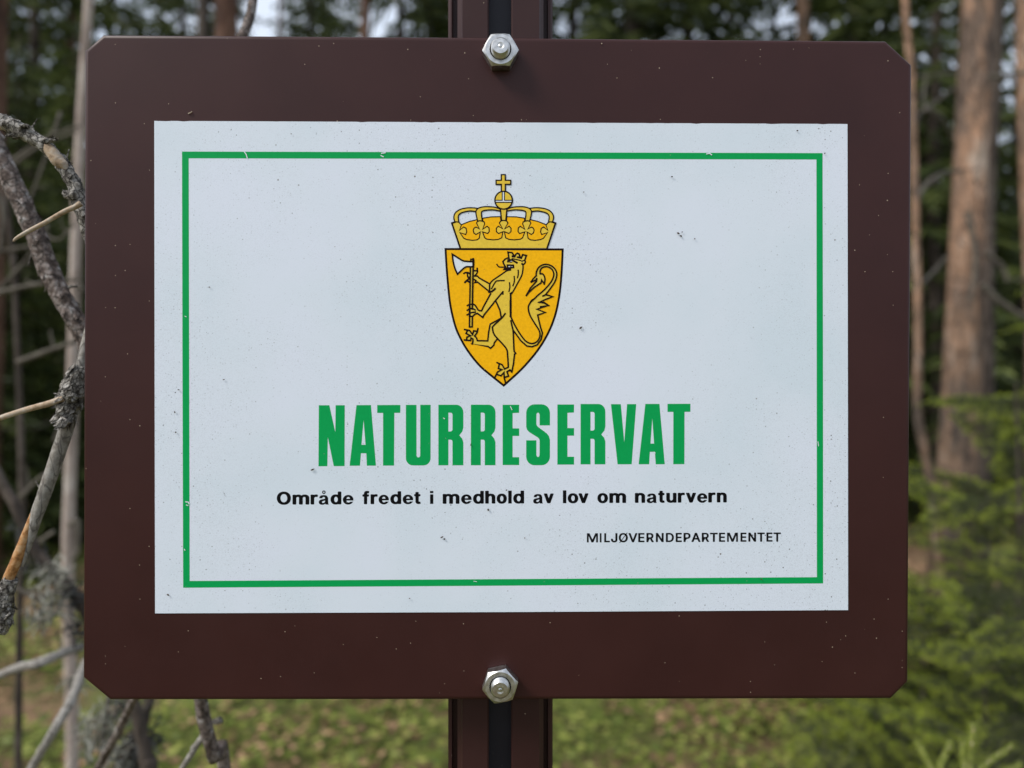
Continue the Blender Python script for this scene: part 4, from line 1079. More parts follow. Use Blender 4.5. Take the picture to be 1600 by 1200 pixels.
# a dry needle scrap and a few crumbs caught on the brown face
V, F = [], []
tube_geo([S(294, 177.5, 0.0003), S(297.5, 176.2, 0.0006), S(300, 174.5, 0.0003)], 0.00022, 6, V=V, F=F)
obj('dry_needle_scrap', mesh_of('dry_needle_scrap', V, F, M['bare_wood']), sign)
V, F = [], []
tube_geo([S(940, 67.5, 0.0003), S(940.5, 68.8, 0.0004)], 0.00022, 5, V=V, F=F)
obj('dry_needle_scrap', mesh_of('dry_needle_scrap', V, F, M['bare_wood']), sign)

# ==================================================================== GROUND
def gz(x, y):
    d = max(0.0, y - 3.0)
    return 0.05 * noise.noise(Vector((x * 0.7, y * 0.7, 3.1))) + 0.16 * noise.noise(Vector((x * 0.16, y * 0.16, 8.0))) * min(1, abs(y) / 4 + 0.2) + 0.02 * min(d, 40)


V, F = [], []
RN, SG = 90, 144
for i in range(RN):
    r = 0.25 * (1.085 ** i)
    for k in range(SG):
        a = 2 * math.pi * k / SG
        x, y = r * math.cos(a), r * math.sin(a) - 0.3
        z = gz(x, y)
        if r < 30: z += 0.022 * noise.noise(Vector((x * 6, y * 6, 0.0)))
        V.append((x, y, z))
V.append((0, -0.3, gz(0, -0.3)))
for i in range(RN - 1):
    for k in range(SG):
        a = i * SG + k; b = i * SG + (k + 1) % SG
        F.append((a, b, b + SG, a + SG))
for k in range(SG):
    F.append((len(V) - 1, k, (k + 1) % SG))
gr = obj('ground', mesh_of('ground', V, F, M['ground'], smooth=True))
tag(gr, 'mossy green and brown forest floor', kind='structure')


def scatter_leaves(name, n, xr, yr, size, mat, label, thresh=0.0, zmax=0.10, seed=1, keep=None):
    g = np.random.default_rng(seed)
    V = np.zeros((n * 4, 3)); cnt = 0
    tries = 0
    while cnt < n and tries < n * 6:
        tries += 1
        y = yr[0] + (yr[1] - yr[0]) * g.random() ** 1.6
        x = (g.random() - 0.5) * 2 * (xr * (y + 0.6) * 0.75 + 0.5)
        if keep and not keep(x, y): continue
        nv = noise.noise(Vector((x * 1.1, y * 1.1, seed * 3.7))) + 0.35 * noise.noise(Vector((x * 4, y * 4, seed)))
        if nv < thresh: continue
        hgt = zmax * g.random() * (0.5 + max(0, nv))
        s = size * (0.6 + 0.8 * g.random()) * (1 + 0.05 * y)
        a = g.random() * 6.283
        tilt = (g.random() - 0.5) * 1.5
        c = np.array([x, y, gz(x, y) + hgt + 0.01])
        u = np.array([math.cos(a), math.sin(a), 0.25 * math.sin(tilt)]) * s
        v = np.array([-math.sin(a) * math.cos(tilt), math.cos(a) * math.cos(tilt), math.sin(tilt)]) * s * 0.6
        V[cnt * 4:cnt * 4 + 4] = [c - u, c - v * 0.9 + u * 0.1, c + u, c + v]
        cnt += 1
    V = V[:cnt * 4]
    F = np.arange(cnt * 4).reshape(cnt, 4)
    o = obj(name, mesh_of(name, V, F, M[mat]))
    tag(o, label, kind='stuff')
    return o


scatter_leaves('bilberry_leaves', 60000, 1.25, (1.2, 14), 0.017, 'leaf', 'low green bilberry leaves and moss covering the forest floor', -0.12, 0.16, 1)
scatter_leaves('leaf_litter', 16000, 1.25, (1.0, 10), 0.018, 'litter', 'dry brown needles and leaf litter between the green plants', 0.08, 0.07, 5)
scatter_leaves('far_undergrowth', 16000, 1.0, (10, 34), 0.06, 'needles', 'dark undergrowth beneath the far trees', -0.25, 0.8, 9)


# ==================================================================== TREES
def ribbon_tris(A, B, wd, g):
    """thin double-tapered kites from points A to B (arrays)"""
    n = len(A)
    d = B - A
    up = g.normal(size=(n, 3))
    s = np.cross(d, up)
    s /= (np.linalg.norm(s, axis=1, keepdims=True) + 1e-9)
    m = A + d * 0.4
    V = np.empty((n, 4, 3))
    V[:, 0] = A; V[:, 1] = m + s * wd; V[:, 2] = B; V[:, 3] = m - s * wd
    return V.reshape(-1, 3), np.arange(n * 4).reshape(n, 4)


def spruce_crown(h, seed, zb=1.0, spread=0.2, dens=1.0, droop=0.35):
    g = np.random.default_rng(seed)
    A, B = [], []
    z = zb
    bw = []
    while z < h - 0.15:
        nb = int(g.integers(4, 7))
        a0 = g.random() * 6.28
        for k in range(nb):
            a = a0 + 6.283 * k / nb + g.normal() * 0.25
            L = (0.25 + (h - z) * spread) * (0.7 + 0.5 * g.random())
            zz = z + g.normal() * 0.08
            d = np.array([math.cos(a), math.sin(a), 0.0])
            side = np.array([-d[1], d[0], 0.0])
            m = max(4, int(L / 0.10 * dens))
            f = (np.arange(m) + 0.5) / m
            f = f[f > 0.12]
            P = d[None] * (f * L)[:, None] + np.array([0, 0, 1.0])[None] * (zz - droop * L * f ** 1.3 + 0.18 * L * f ** 4)[:, None]
            bw.append((d, L, zz, droop))
            for sgn in (-1, 1):
                tl = (0.10 + 0.30 * L * (1 - f)) * (0.6 + 0.8 * g.random(len(f)))
                t = d[None] * 0.6 + side[None] * sgn * (0.8 + 0.2 * g.random(len(f)))[:, None]
                E_ = P + t * tl[:, None] + np.array([0, 0, -1.0])[None] * (tl * (0.25 + 0.5 * g.random(len(f))))[:, None]
                A.append(P); B.append(E_)
            A.append(P[:-1]); B.append(P[1:] + g.normal(size=P[1:].shape) * 0.02)
        z += 0.22 + 0.12 * g.random()
    # leader
    A.append(np.array([[0, 0, h - 0.3]])); B.append(np.array([[0, 0, h]]))
    A = np.concatenate(A); B = np.concatenate(B)
    V1, F1_ = ribbon_tris(A, B, 0.030, g)
    V2, F2_ = ribbon_tris(A + g.normal(size=A.shape) * 0.01, B + g.normal(size=B.shape) * 0.06, 0.022, g)
    return np.concatenate([V1, V2]), np.concatenate([F1_, F2_ + len(V1)]), bw


def trunk_geo(h, r, lean=(0, 0), seg=14, wob=0.02, seed=0, bump=0.05):
    pts = []
    n = 14
    for i in range(n + 1):
        f = i / n
        pts.append((lean[0] * f * h + wob * noise.noise(Vector((f * 4, seed, 0))) * h * 0.3, lean[1] * f * h + wob * noise.noise(Vector((f * 4, seed, 5))) * h * 0.3, f * h - 0.15 * (i == 0)))
    def rad(f): return r * (1 - 0.85 * f ** 1.1) * (1 + 0.5 * max(0, 0.08 - f) / 0.08)
    return tube_geo(pts, rad, seg, rough=bump, fscale=1.0 / max(r, 0.01) * 0.8)


SPR = []
for i, (h, sp, dens) in enumerate(((11.0, 0.17, 1.0), (14.0, 0.15, 0.9), (8.0, 0.22, 1.0))):
    V, F, bw = spruce_crown(h, 20 + i, zb=1.2 if i < 2 else 0.5, spread=sp, dens=dens)
    mc = mesh_of('crown', V, F, M['needles'])
    V, F = trunk_geo(h, 0.10 + 0.02 * i if i < 2 else 0.07, seed=i)
    mt = mesh_of('trunk', V, F, M['dark_bark'], smooth=True)
    V, F = [], []
    for d, L, zz, dr in bw[::2]:
        pts = [Vector((d[0] * L * f, d[1] * L * f, zz - dr * L * f ** 1.3 + 0.18 * L * f ** 4)) for f in (0, 0.33, 0.66, 1)]
        tube_geo(pts, lambda f: 0.012 * (1 - 0.8 * f), 3, V=V, F=F, cap=False)
    mb = mesh_of('limbs', V, F, M['dark_bark'])
    SPR.append((mt, mc, mb))


def spruce(kind, x, y, rot, sc, label, group=None):
    t = thing('spruce_tree', label, 'tree', (x, y, gz(x, y)), rot, group)
    t.scale = (sc,) * 3
    obj('trunk', SPR[kind][0], t); obj('crown', SPR[kind][1], t)
    lb = obj('limbs', SPR[kind][2], t); lb['kind'] = 'stuff'
    return t


def xy(px, D):
    p = W(px, 600, D)
    return p.x, p.y


def pine_crown(h, seed, base=0.62, rad=1.5, n=26, m=150):
    g = np.random.default_rng(seed)
    A, B = [], []
    C = []
    for i in range(n):
        z = h * (base + (1 - base) * g.random())
        rr = rad * (1.0 - 0.55 * (z / h - base) / (1 - base)) * (0.35 + 0.65 * g.random())
        a = g.random() * 6.283
        c = np.array([rr * math.cos(a), rr * math.sin(a), z])
        C.append(c)
        dirs = g.normal(size=(m, 3)); dirs /= np.linalg.norm(dirs, axis=1, keepdims=True)
        p = c + dirs * (0.42 * g.random((m, 1)) ** 0.5) * np.array([1, 1, 0.6])
        A.append(p); B.append(p + dirs * 0.12 + g.normal(size=(m, 3)) * 0.03)
    A = np.concatenate(A); B = np.concatenate(B)
    V, F = ribbon_tris(A, B, 0.020, g)
    return V, F, C


PCR = []
for i in range(2):
    V, F, C = pine_crown(13.0, 60 + i, rad=1.5 + 0.4 * i)
    mc = mesh_of('crown', V, F, M['olive_needles'])
    V, F = [], []
    for c in C:
        z0 = max(c[2] - 0.5, 5)
        tube_geo([(0, 0, z0), (c[0] * 0.5, c[1] * 0.5, z0 + 0.15), tuple(c)], lambda f: 0.03 * (1 - 0.6 * f), 5, V=V, F=F, cap=False)
    PCR.append((mc, mesh_of('limbs', V, F, M['red_bark'])))


def pine(name, px, D, wpx, mat, label, px_top=None, crown=0, h=13.0, wob=0.02, seed=0, dead=0, group=None, bump=0.06):
    """trunk passes px at eye height; px_top = where it leaves the top of the picture"""
    x, y = xy(px, D)
    r = wpx / FPX * D / 2 / 0.88
    lean = 0.0
    if px_top is not None:
        lean = ((px_top - px) / FPX * D) / (0.4975 * D)
    x0 = x - lean * 1.45
    t = thing(name, label, 'tree', (x0, y, gz(x0, y)), 0, group)
    V, F = trunk_geo(h, r, (lean, 0), seg=24, wob=wob, seed=seed, bump=bump)
    obj('trunk', mesh_of('trunk', V, F, M[mat], smooth=True), t)
    if crown is not None:
        c = obj('crown', PCR[crown][0], t); c.location = (lean * h, 0, h - 13.0); c.rotation_euler = (0, 0, seed)
        l_ = obj('limbs', PCR[crown][1], t); l_.location = c.location; l_.rotation_euler = c.rotation_euler; l_['kind'] = 'stuff'
    g = random.Random(seed + 90)
    for i in range(dead):
        z = g.uniform(0.8, 4.5)
        a = g.uniform(0, 6.28)
        L = g.uniform(0.4, 1.1)
        V, F = tube_geo([(lean * z, 0, z), (lean * z + math.cos(a) * L * 0.5, math.sin(a) * L * 0.5, z + g.uniform(-.05, .12)), (lean * z + math.cos(a) * L, math.sin(a) * L, z + g.uniform(-.25, .2))], lambda f: 0.009 * (1 - 0.8 * f) , 6)
        obj('dead_branch', mesh_of('dead_branch', V, F, M['twig']), t)
    return t


# trunks one can tell apart
pine('pine_tree', -42, 5.2, 60, 'red_bark', 'reddish pine trunk cut by the left edge behind the curved dead branches', px_top=-14, crown=0, seed=1, dead=3)
pine('pine_tree', 88, 9.5, 16, 'red_bark', 'dark reddish trunk just left of the pale sapling above the sign corner', px_top=116, crown=1, seed=2, dead=4)
pine('pine_tree', 318, 8.0, 22, 'dark_bark', 'dark trunk above the sign between the left corner and the rusty pine', px_top=325, crown=0, seed=3, dead=4)
pine('pine_tree', 350, 6.0, 40, 'red_bark', 'rusty brown pine trunk beside the bright sky gap above the sign', px_top=362, crown=1, seed=4, dead=4)
pine('pine_tree', 420, 13.0, 10, 'red_bark', 'very thin brown trunk standing in the bright sky gap above the sign', px_top=440, crown=0, seed=5, dead=2)
pine('pine_tree', 560, 10.0, 19, 'red_bark', 'slim brown trunk midway between the bright gap and the sign post', px_top=572, crown=1, seed=6, dead=3)
pine('pine_tree', 680, 12.0, 16, 'dark_bark', 'slim dark trunk close left of the sign post top', px_top=668, crown=0, seed=7, dead=3)
pine('pine_tree', 1205, 10.0, 10, 'dark_bark', 'thin dark trunk left of the tan pine above the sign', px_top=1208, crown=0, seed=8, dead=2)
pine('pine_tree', 1262, 8.5, 26, 'pine_bark', 'tan pine trunk rising above the right half of the sign', px_top=1254, crown=1, seed=9, dead=3)
big = pine('pine_tree', 1502, 4.5, 52, 'pine_bark', 'large pale orange pine trunk standing right of the sign', px_top=1528, crown=1, seed=10, bump=0.09, wob=0.0)
pine('pine_tree', 1536, 4.9, 26, 'dark_bark', 'dark slim trunk added as the shaded right side of the large pale pine', px_top=1560, crown=None, h=7.5, seed=11)  # extra dark trunk stands in for the shade on the pale pine's right side
pine('pine_tree', 1606, 5.4, 26, 'pine_bark', 'pinkish pine trunk cut by the right edge', px_top=1603, crown=0, seed=12, dead=2)
# the thin curved sapling right of the board
V, F = [], []
pts = [W(1480, 1010, 3.4), W(1462, 800, 3.4), W(1447, 715, 3.4), W(1434, 640, 3.4), W(1435, 520, 3.4), W(1432, 400, 3.4), W(1428, 250, 3.4), W(1424, 120, 3.4), W(1414, 0, 3.4), W(1410, -250, 3.4), W(1425, -500, 3.4)]
x0, y0 = pts[0].x + 0.03, pts[0].y
z0 = gz(x0, y0)
pts = [Vector((x0, y0, z0 - 0.05))] + pts
t = thing('thin_sapling', 'thin pale brown curving sapling close beside the right edge of the sign', 'tree', (x0, y0, z0))
o_ = Vector((x0, y0, z0))
V, F = tube_geo([p - o_ for p in catmull(pts, 6)], lambda f: 0.024 * (1 - 0.45 * f), 12, rough=0.08, fscale=60)
obj('trunk', mesh_of('trunk', V, F, M['pine_bark'], smooth=True), t)
for pl, w_ in (([(1426, 330), (1443, 293), (1473, 271), (1503, 266)], 9), ([(1428, 205), (1435, 180), (1452, 172), (1475, 190), (1492, 228)], 8), ([(1432, 182), (1460, 160), (1492, 136)], 7), ([(1446, 175), (1443, 150), (1448, 115)], 6),
               ([(1433, 450), (1455, 428), (1480, 400)], 7), ([(1420, 120), (1455, 118), (1500, 112)], 6)):
    V, F = tube_geo([W(a, b, 3.4 + 0.02 * i) - o_ for i, (a, b) in enumerate(sm(pl, 4))], lambda f: w_ / 2 / FPX * 3.4 * (1 - 0.4 * f), 7, rough=0.1, fscale=120)
    obj('dead_branch', mesh_of('dead_branch', V, F, M['twig']), t)
# crooked grey limbs on the large pine
o_ = Vector(big.location)
for pl, w_ in (([(1535, 445), (1560, 470), (1600, 495), (1640, 510)], 11), ([(1512, 330), (1524, 400), (1517, 470)], 9), ([(1545, 120), (1575, 118), (1610, 112)], 9), ([(1540, 395), (1565, 415), (1575, 440)], 8)):
    V, F = tube_geo([W(a, b, 4.32) - o_ for a, b in sm(pl, 4)], lambda f: w_ / 2 / FPX * 4.32 * (1 - 0.3 * f), 7, rough=0.1, fscale=100)
    obj('dead_branch', mesh_of('dead_branch', V, F, M['twig']), big)

# the pale sapling behind the left edge of the sign
pts = [W(118, 1560, 1.7), W(114, 1300, 1.7), W(112, 1100, 1.7), W(106, 900, 1.7), W(111, 700, 1.7), W(115, 520, 1.7), W(121, 320, 1.7), W(129, 150, 1.7), W(139, 0, 1.7), W(150, -200, 1.7), W(150, -500, 1.7)]
x0, y0 = W(120, 600, 1.7).x, W(120, 600, 1.7).y
o_ = Vector((x0, y0, gz(x0, y0)))
t = thing('pale_sapling', 'thin pale straight sapling running down beside the left edge of the sign', 'tree', o_)
V, F = tube_geo([Vector((0, 0, -0.05))] + [p - o_ for p in catmull(pts, 6)], lambda f: 0.0145 * (1 - 0.40 * f), 14, rough=0.10, fscale=70)
obj('trunk', mesh_of('trunk', V, F, M['pale_bark'], smooth=True), t)
for pl, w_ in (([(108, 820), (122, 815), (121, 860), (112, 875)], 9), ([(112, 680), (95, 672), (85, 690)], 8), ([(118, 450), (127, 447), (131, 455)], 7)):
    V, F = tube_geo([W(a, b, 1.69) - o_ for a, b in sm(pl, 3)], lambda f: w_ / 2 / FPX * 1.7 * (1 - 0.4 * f), 7, rough=0.1, fscale=100)
    obj('dead_branch', mesh_of('dead_branch', V, F, M['twig']), t)

# spruces: those whose crowns show in the strips round the sign
spr = [
    (0, 55, 9.0, 0.95, 'dark spruce filling the gap between the left edge pine and the pale sapling'),
    (2, 175, 12.0, 1.35, 'spruce with green crown above the left corner of the sign'),
    (1, 250, 20.0, 1.0, 'tall spruce thin against the sky above the left of the sign'),
    (1, -60, 12.0, 1.0, 'dark spruce beyond the left edge pine'),
    (0, 625, 11.0, 1.0, 'spruce whose brown green crown stands left of the post top'),
    (0, 740, 13.0, 1.0, 'spruce directly behind the sign post'),
    (1, 985, 8.5, 0.95, 'broad dark spruce above the sign just right of the post'),
    (0, 1075, 9.5, 1.05, 'dark dense spruce above the sign right of the broad one'),
    (1, 1140, 14.0, 1.0, 'spruce at the sky gap left of the tan pine'),
    (2, 1330, 9.0, 1.25, 'olive green spruce between the tan pine and the thin sapling'),
    (0, 1385, 11.5, 1.1, 'spruce showing above the right corner of the sign'),
    (0, 1462, 7.5, 0.8, 'dark spruce between the thin sapling and the large pale pine'),
    (2, 1590, 9.0, 0.85, 'dark low spruce right of the large pale pine'),
    (1, 1680, 14.0, 0.95, 'tall spruce beyond the right edge pine'),
    (1, 505, 19.0, 1.15, 'tall thin spruce dotted with sky in the bright gap above the sign'),
    (0, 470, 26.0, 1.2, 'far spruce showing faintly in the bright gap above the sign'),
    (1, 895, 12.5, 1.05, 'spruce close right of the sign post top'),
    (0, 285, 15.0, 1.15, 'spruce left of the dark trunks above the sign'),
    (2, 30, 6.6, 0.55, 'low bushy spruce in the shade behind the left edge pine'),
    (2, 118, 7.6, 0.60, 'low spruce seen between the crossing twigs left of the sign'),
    (2, -120, 6.0, 0.7, 'bushy spruce beyond the left border of the view'),
    (2, 215, 9.0, 0.55, 'low spruce hidden behind the left part of the sign'),
]
for i, (k, px, D, sc, lb) in enumerate(spr):
    x, y = xy(px, D)
    spruce(k, x, y, i * 1.7, sc, lb)
g = random.Random(11)
grp = 'spruces of the dense stand behind the sign'
lab = 'slender spruce in the dark blurred stand far behind the sign'
n_ = 0
while n_ < 46:
    D = g.uniform(13, 34)
    px = g.uniform(-350, 1950)
    if 390 < px < 450 or (860 < px < 900) or (1200 < px < 1245 ): continue
    if 140 < px < 300 and g.random() < 0.5: continue
    x, y = xy(px, D)
    t = spruce(g.randrange(3), x, y, g.uniform(0, 6.28), g.uniform(0.7, 1.05), lab, grp)
    n_ += 1

# the far wood, one mass
g2 = np.random.default_rng(5)
A = []
n = 60000
D = 34 + 30 * g2.random(n)
ang = (g2.random(n) - 0.5) * 1.75
hmax = 8.5 + 4.0 * np.array([noise.noise(Vector((a * 9, 1.3, 0))) for a in ang])
z = hmax * g2.random(n) ** 1.15 * 1.25
x = np.sin(ang) * D * 1.1; y = np.cos(ang) * D
P = np.stack([x, y, z + 0.6], 1)
Q = P + g2.normal(size=(n, 3)) * np.array([0.5, 0.5, 0.35]) + np.array([0, 0, -0.35])
V, F = ribbon_tris(P, Q, 0.16, g2)
dw = obj('distant_woods', mesh_of('distant_woods', V, F, M['needles']))
tag(dw, 'distant dark conifer wood reading as one mass', kind='stuff')


# ==================================================================== YOUNG SPRUCE BOUGHS, lower right
def bough_mesh(seed, L=0.55, needle=0.013, mat='bough_needles', per=11, spacing=0.022):
    g = np.random.default_rng(seed)
    shoots = [(np.array([0, 0, 0.0]), np.array([L, 0, 0.0]), 1.0)]
    f = 0.08
    while f < 0.98:
        for sg in (-1, 1):
            l = (0.05 + 0.40 * L * (1 - f)) * (0.7 + 0.5 * g.random())
            a = 0.85 + 0.2 * g.normal() * 0.5
            p = np.array([L * f, 0, 0.03 * math.sin(f * 3)])
            d = np.array([math.cos(a), sg * math.sin(a), -0.15 + 0.2 * g.normal() * 0.5])
            e = p + d * l
            shoots.append((p, e, 0.8))
            if l > 0.1:
                for q in (0.35, 0.6, 0.8):
                    for s2 in (-1, 1):
                        a2 = a * sg + s2 * 0.8
                        l2 = l * (1 - q) * 0.7 + 0.02
                        p2 = p + d * l * q
                        shoots.append((p2, p2 + np.array([math.cos(a2), math.sin(a2), -0.1 + 0.15 * g.normal()]) * l2, 0.7))
        f += spacing / L * 2.2
    A, B, Wv, Wf, TP = [], [], [], [], []
    for p, e, s in shoots:
        ln = np.linalg.norm(e - p)
        m = max(8, int(ln * 100 * per))
        ff = g.random(m)
        c = p[None] + (e - p)[None] * ff[:, None]
        dr = (e - p) / ln
        rn = g.normal(size=(m, 3)); rn -= (rn @ dr)[:, None] * dr[None]; rn /= np.linalg.norm(rn, axis=1, keepdims=True) + 1e-9
        dd = rn * 0.8 + dr[None] * 0.6
        A.append(c); B.append(c + dd * needle * (0.8 + 0.4 * g.random((m, 1))))
        TP.append((ff > max(0.45, 1 - 0.035 / ln)) & (p[0] > L * 0.25 * g.random()))
        tube_geo([tuple(p), tuple(e)], 0.0013 * s, 4, V=Wv, F=Wf, cap=False)
    A = np.concatenate(A); B = np.concatenate(B)
    V, F = ribbon_tris(A, B, 0.0010, g)
    me = mesh_of('needles', V, F, M[mat])
    me.materials.append(M['tip_needles'])
    me.polygons.foreach_set('material_index', np.concatenate(TP).astype(np.int32))
    return me, mesh_of('branch', Wv, Wf, M['twig'])


BOUGH = [bough_mesh(100 + i, L=0.50 + 0.06 * i, per=9) for i in range(3)]


def young_spruce(px, D, height, label, nb=34, sc=1.0, z_lo=0.15, seed=1, lean=0.0):
    x, y = xy(px, D)
    g = random.Random(seed)
    t = thing('young_spruce', label, 'tree', (x, y, gz(x, y)), 0)
    V, F = tube_geo([(lean * q * height, 0.01 * math.sin(q * 7), q * height - 0.05) for q in [i / 8 for i in range(9)]], lambda f: 0.016 * (1 - 0.85 * f) * sc, 8, rough=0.06, fscale=60)
    obj('trunk', mesh_of('trunk', V, F, M['dark_bark']), t)
    for i in range(nb):
        f = i / nb
        z = z_lo + (height - z_lo) * (f ** 0.9)
        a = i * 2.4 + g.uniform(-.3, .3)
        s = sc * (1.15 - 0.85 * f) * g.uniform(0.7, 1.15)
        mn, mb = BOUGH[g.randrange(3)]
        b = obj('branch', mb, t); b.location = (lean * z, 0, z); b.rotation_euler = (g.uniform(-.4, .4), math.radians(g.uniform(-30, 22)), a); b.scale = (s,) * 3
        nn = obj('needles', mn, b); nn['kind'] = 'stuff'
    return t


young_spruce(1590, 2.3, 1.55, 'bushy young spruce under the large pale pine at the right', 24, 1.05, seed=3)
young_spruce(1560, 3.2, 0.95, 'low wide green spruce in front of the large pine base', 22, 1.1, seed=4)
young_spruce(1440, 2.5, 0.85, 'small spruce showing just right of the lower sign corner', 18, 0.9, seed=5)
young_spruce(1650, 1.7, 1.15, 'young spruce with light green tips at the lower right edge', 22, 0.9, seed=6)
young_spruce(1540, 1.9, 0.80, 'low spruce below the bushy one at the lower right', 20, 0.95, seed=7)
young_spruce(1290, 3.6, 0.62, 'low spruce behind the right end of the lower sign edge', 22, 1.0, seed=8)
young_spruce(1060, 4.6, 0.60, 'small far spruce below the middle of the lower sign edge', 20, 1.1, seed=9)
young_spruce(1700, 3.2, 2.2, 'tall young spruce reaching in from the right edge', 28, 1.4, seed=13)

# the seedling top with fresh shoots right in front, lower right corner
D0 = 0.78
bx = W(1515, 1290, D0)
o_ = Vector((bx.x, bx.y, gz(bx.x, bx.y)))
t = thing('spruce_seedling', 'slim spruce top with fresh yellow green upright shoots at the lower right corner', 'tree', o_)
V, F = tube_geo([Vector((0, 0, -0.03)), Vector((0.01, 0, 0.4)), W(1512, 1330, D0) - o_, W(1515, 1230, D0) - o_], lambda f: 0.006 * (1 - 0.6 * f), 8)
obj('trunk', mesh_of('trunk', V, F, M['dark_bark']), t)
gg = np.random.default_rng(77)
for pl in ([(1515, 1235), (1516, 1195), (1521, 1135)], [(1512, 1240), (1508, 1200), (1504, 1158)], [(1516, 1235), (1540, 1195), (1582, 1166)], [(1500, 1250), (1470, 1205), (1484, 1164)], [(1495, 1255), (1455, 1200), (1435, 1163)],
           [(1516, 1260), (1560, 1240), (1600, 1215)], [(1500, 1270), (1480, 1235), (1488, 1198)], [(1520, 1250), (1550, 1215), (1592, 1196)]):
    c = [np.array(W(a, b, D0 + 0.02 * i) - o_) for i, (a, b) in enumerate(pl)]
    cc = [np.array(p) for p in catmull([tuple(q) for q in c], 8)]
    V, F = tube_geo([tuple(q) for q in cc], 0.0011, 5)
    sh = obj('shoot', mesh_of('shoot', V, F, M['bare_wood']), t)
    A, B = [], []
    for i in range(len(cc) - 1):
        m = 26
        dr = cc[i + 1] - cc[i]; dr /= np.linalg.norm(dr)
        rn = gg.normal(size=(m, 3)); rn -= (rn @ dr)[:, None] * dr[None]; rn /= np.linalg.norm(rn, axis=1, keepdims=True)
        p = cc[i][None] + (cc[i + 1] - cc[i])[None] * gg.random((m, 1))
        A.append(p); B.append(p + (rn * 0.5 + dr[None] * 0.8) * 0.0085)
    V, F = ribbon_tris(np.concatenate(A), np.concatenate(B), 0.0006, gg)
    nn = obj('needles', mesh_of('needles', V, F, M['shoot_needles']), sh); nn['kind'] = 'stuff'


# ==================================================================== DEAD BRANCHES, left
def lichen_geo(c, r, n, g, V, F, wd=0.0011):
    for i in range(n):
        p = Vector(c) + Vector((g.gauss(0, r * 0.35), g.gauss(0, r * 0.35), g.gauss(0, r * 0.35)))
        d = Vector((g.gauss(0, 1), g.gauss(0, 1), g.gauss(0, 1))).normalized()
        pts = [p]
        for k in range(4):
            d = (d + Vector((g.gauss(0, .6), g.gauss(0, .6), g.gauss(0, .6) - 0.15))).normalized()
            pts.append(pts[-1] + d * r * 0.3)
        tube_geo(pts, lambda f: wd * (1 - 0.6 * f), 3, V=V, F=F, cap=False)


def flake_geo(path, rad, n, g, V, F, size=0.0016):
    """loose curled bark scales standing off a twig"""
    P = catmull(path, 10)
    for i in range(n):
        k = g.randrange(1, len(P) - 1)
        d = (P[k + 1] - P[k - 1]).normalized()
        o1 = d.orthogonal().normalized(); o2 = d.cross(o1)
        a = g.uniform(0, 6.28)
        nrm = o1 * math.cos(a) + o2 * math.sin(a)
        r = rad if not callable(rad) else rad(k / len(P))
        s = size * g.uniform(0.5, 1.4)
        tg = d.cross(nrm)
        c = P[k] + nrm * r * 0.95
        q = [c - d * s - tg * s * 0.5, c - d * s * 0.2 + tg * s * 0.6 + nrm * s * 0.25, c + d * s * 1.1 + tg * s * 0.2 + nrm * s * g.uniform(.3, 1.1), c + d * s * 0.4 - tg * s * 0.7 + nrm * s * 0.4]
        b = len(V); V += q; F.append((b, b + 1, b + 2, b + 3))


def wpath(pl, D, o_):
    if not isinstance(D, (list, tuple)): D = [D] * len(pl)
    return [W(a, b, d) - o_ for (a, b), d in zip(pl, D)]


def pxr(w_, D): return w_ / 2 / FPX * D


gb = random.Random(21)
bx = W(352, 1290, 0.52)
o_ = Vector((bx.x, bx.y, gz(bx.x, bx.y)))
dead = thing('dead_pine_sapling', 'dead grey pine sapling behind the sign whose flaky bare branches stick out left of it', 'tree', o_)


def dbranch(pl, D, wd, mat, rough=0.16, fs=420, name='branch', parent=None, seg=22, flakes=0, smooth=10, label=None, fsize=0.0014, fmat=None):
    d0 = D if not isinstance(D, (list, tuple)) else sum(D) / len(D)
    path = wpath(pl, D, o_ if parent is None else o_)
    P = catmull(path, smooth)
    ww = wd if isinstance(wd, (list, tuple)) else (wd, wd)
    def rad(f):
        x = f * (len(ww) - 1); i = min(int(x), len(ww) - 2); t_ = x - i
        return pxr(ww[i] * (1 - t_) + ww[i + 1] * t_, d0)
    V, F = tube_geo(P, rad, seg, rough=rough, fscale=fs, seed=gb.random() * 9, stretch=0.5)
    b = obj(name, mesh_of(name, V, F, M[mat], smooth=True), parent or dead, label=label)
    if flakes:
        V, F = [], []
        flake_geo(path, rad, flakes, gb, V, F, fsize)
        k = obj('bark_flakes', mesh_of('bark_flakes', V, F, M[fmat or mat]), b)
        k['kind'] = 'stuff'
    return b


# stem: up from the ground, out of sight behind the board, dark against the sky gap above it
V, F = tube_geo(catmull([Vector((0.03, 0.02, -0.05)), Vector((0.02, 0.01, 0.3)), Vector((0.0, 0.0, 0.75))] + wpath([(352, 1260), (333, 1180), (314, 1095), (300, 950), (290, 750), (300, 500), (330, 250), (372, 80), (392, 20), (398, -60), (395, -260)],
                [0.52, 0.50, 0.49, 0.47, 0.46, 0.46, 0.47, 0.5, 0.51, 0.52, 0.55], o_), 10), lambda f: 0.0047 * (1 - 0.45 * f), 16, rough=0.16, fscale=300)
stem = obj('stem', mesh_of('stem', V, F, M['bark_scaly'], smooth=True), dead)
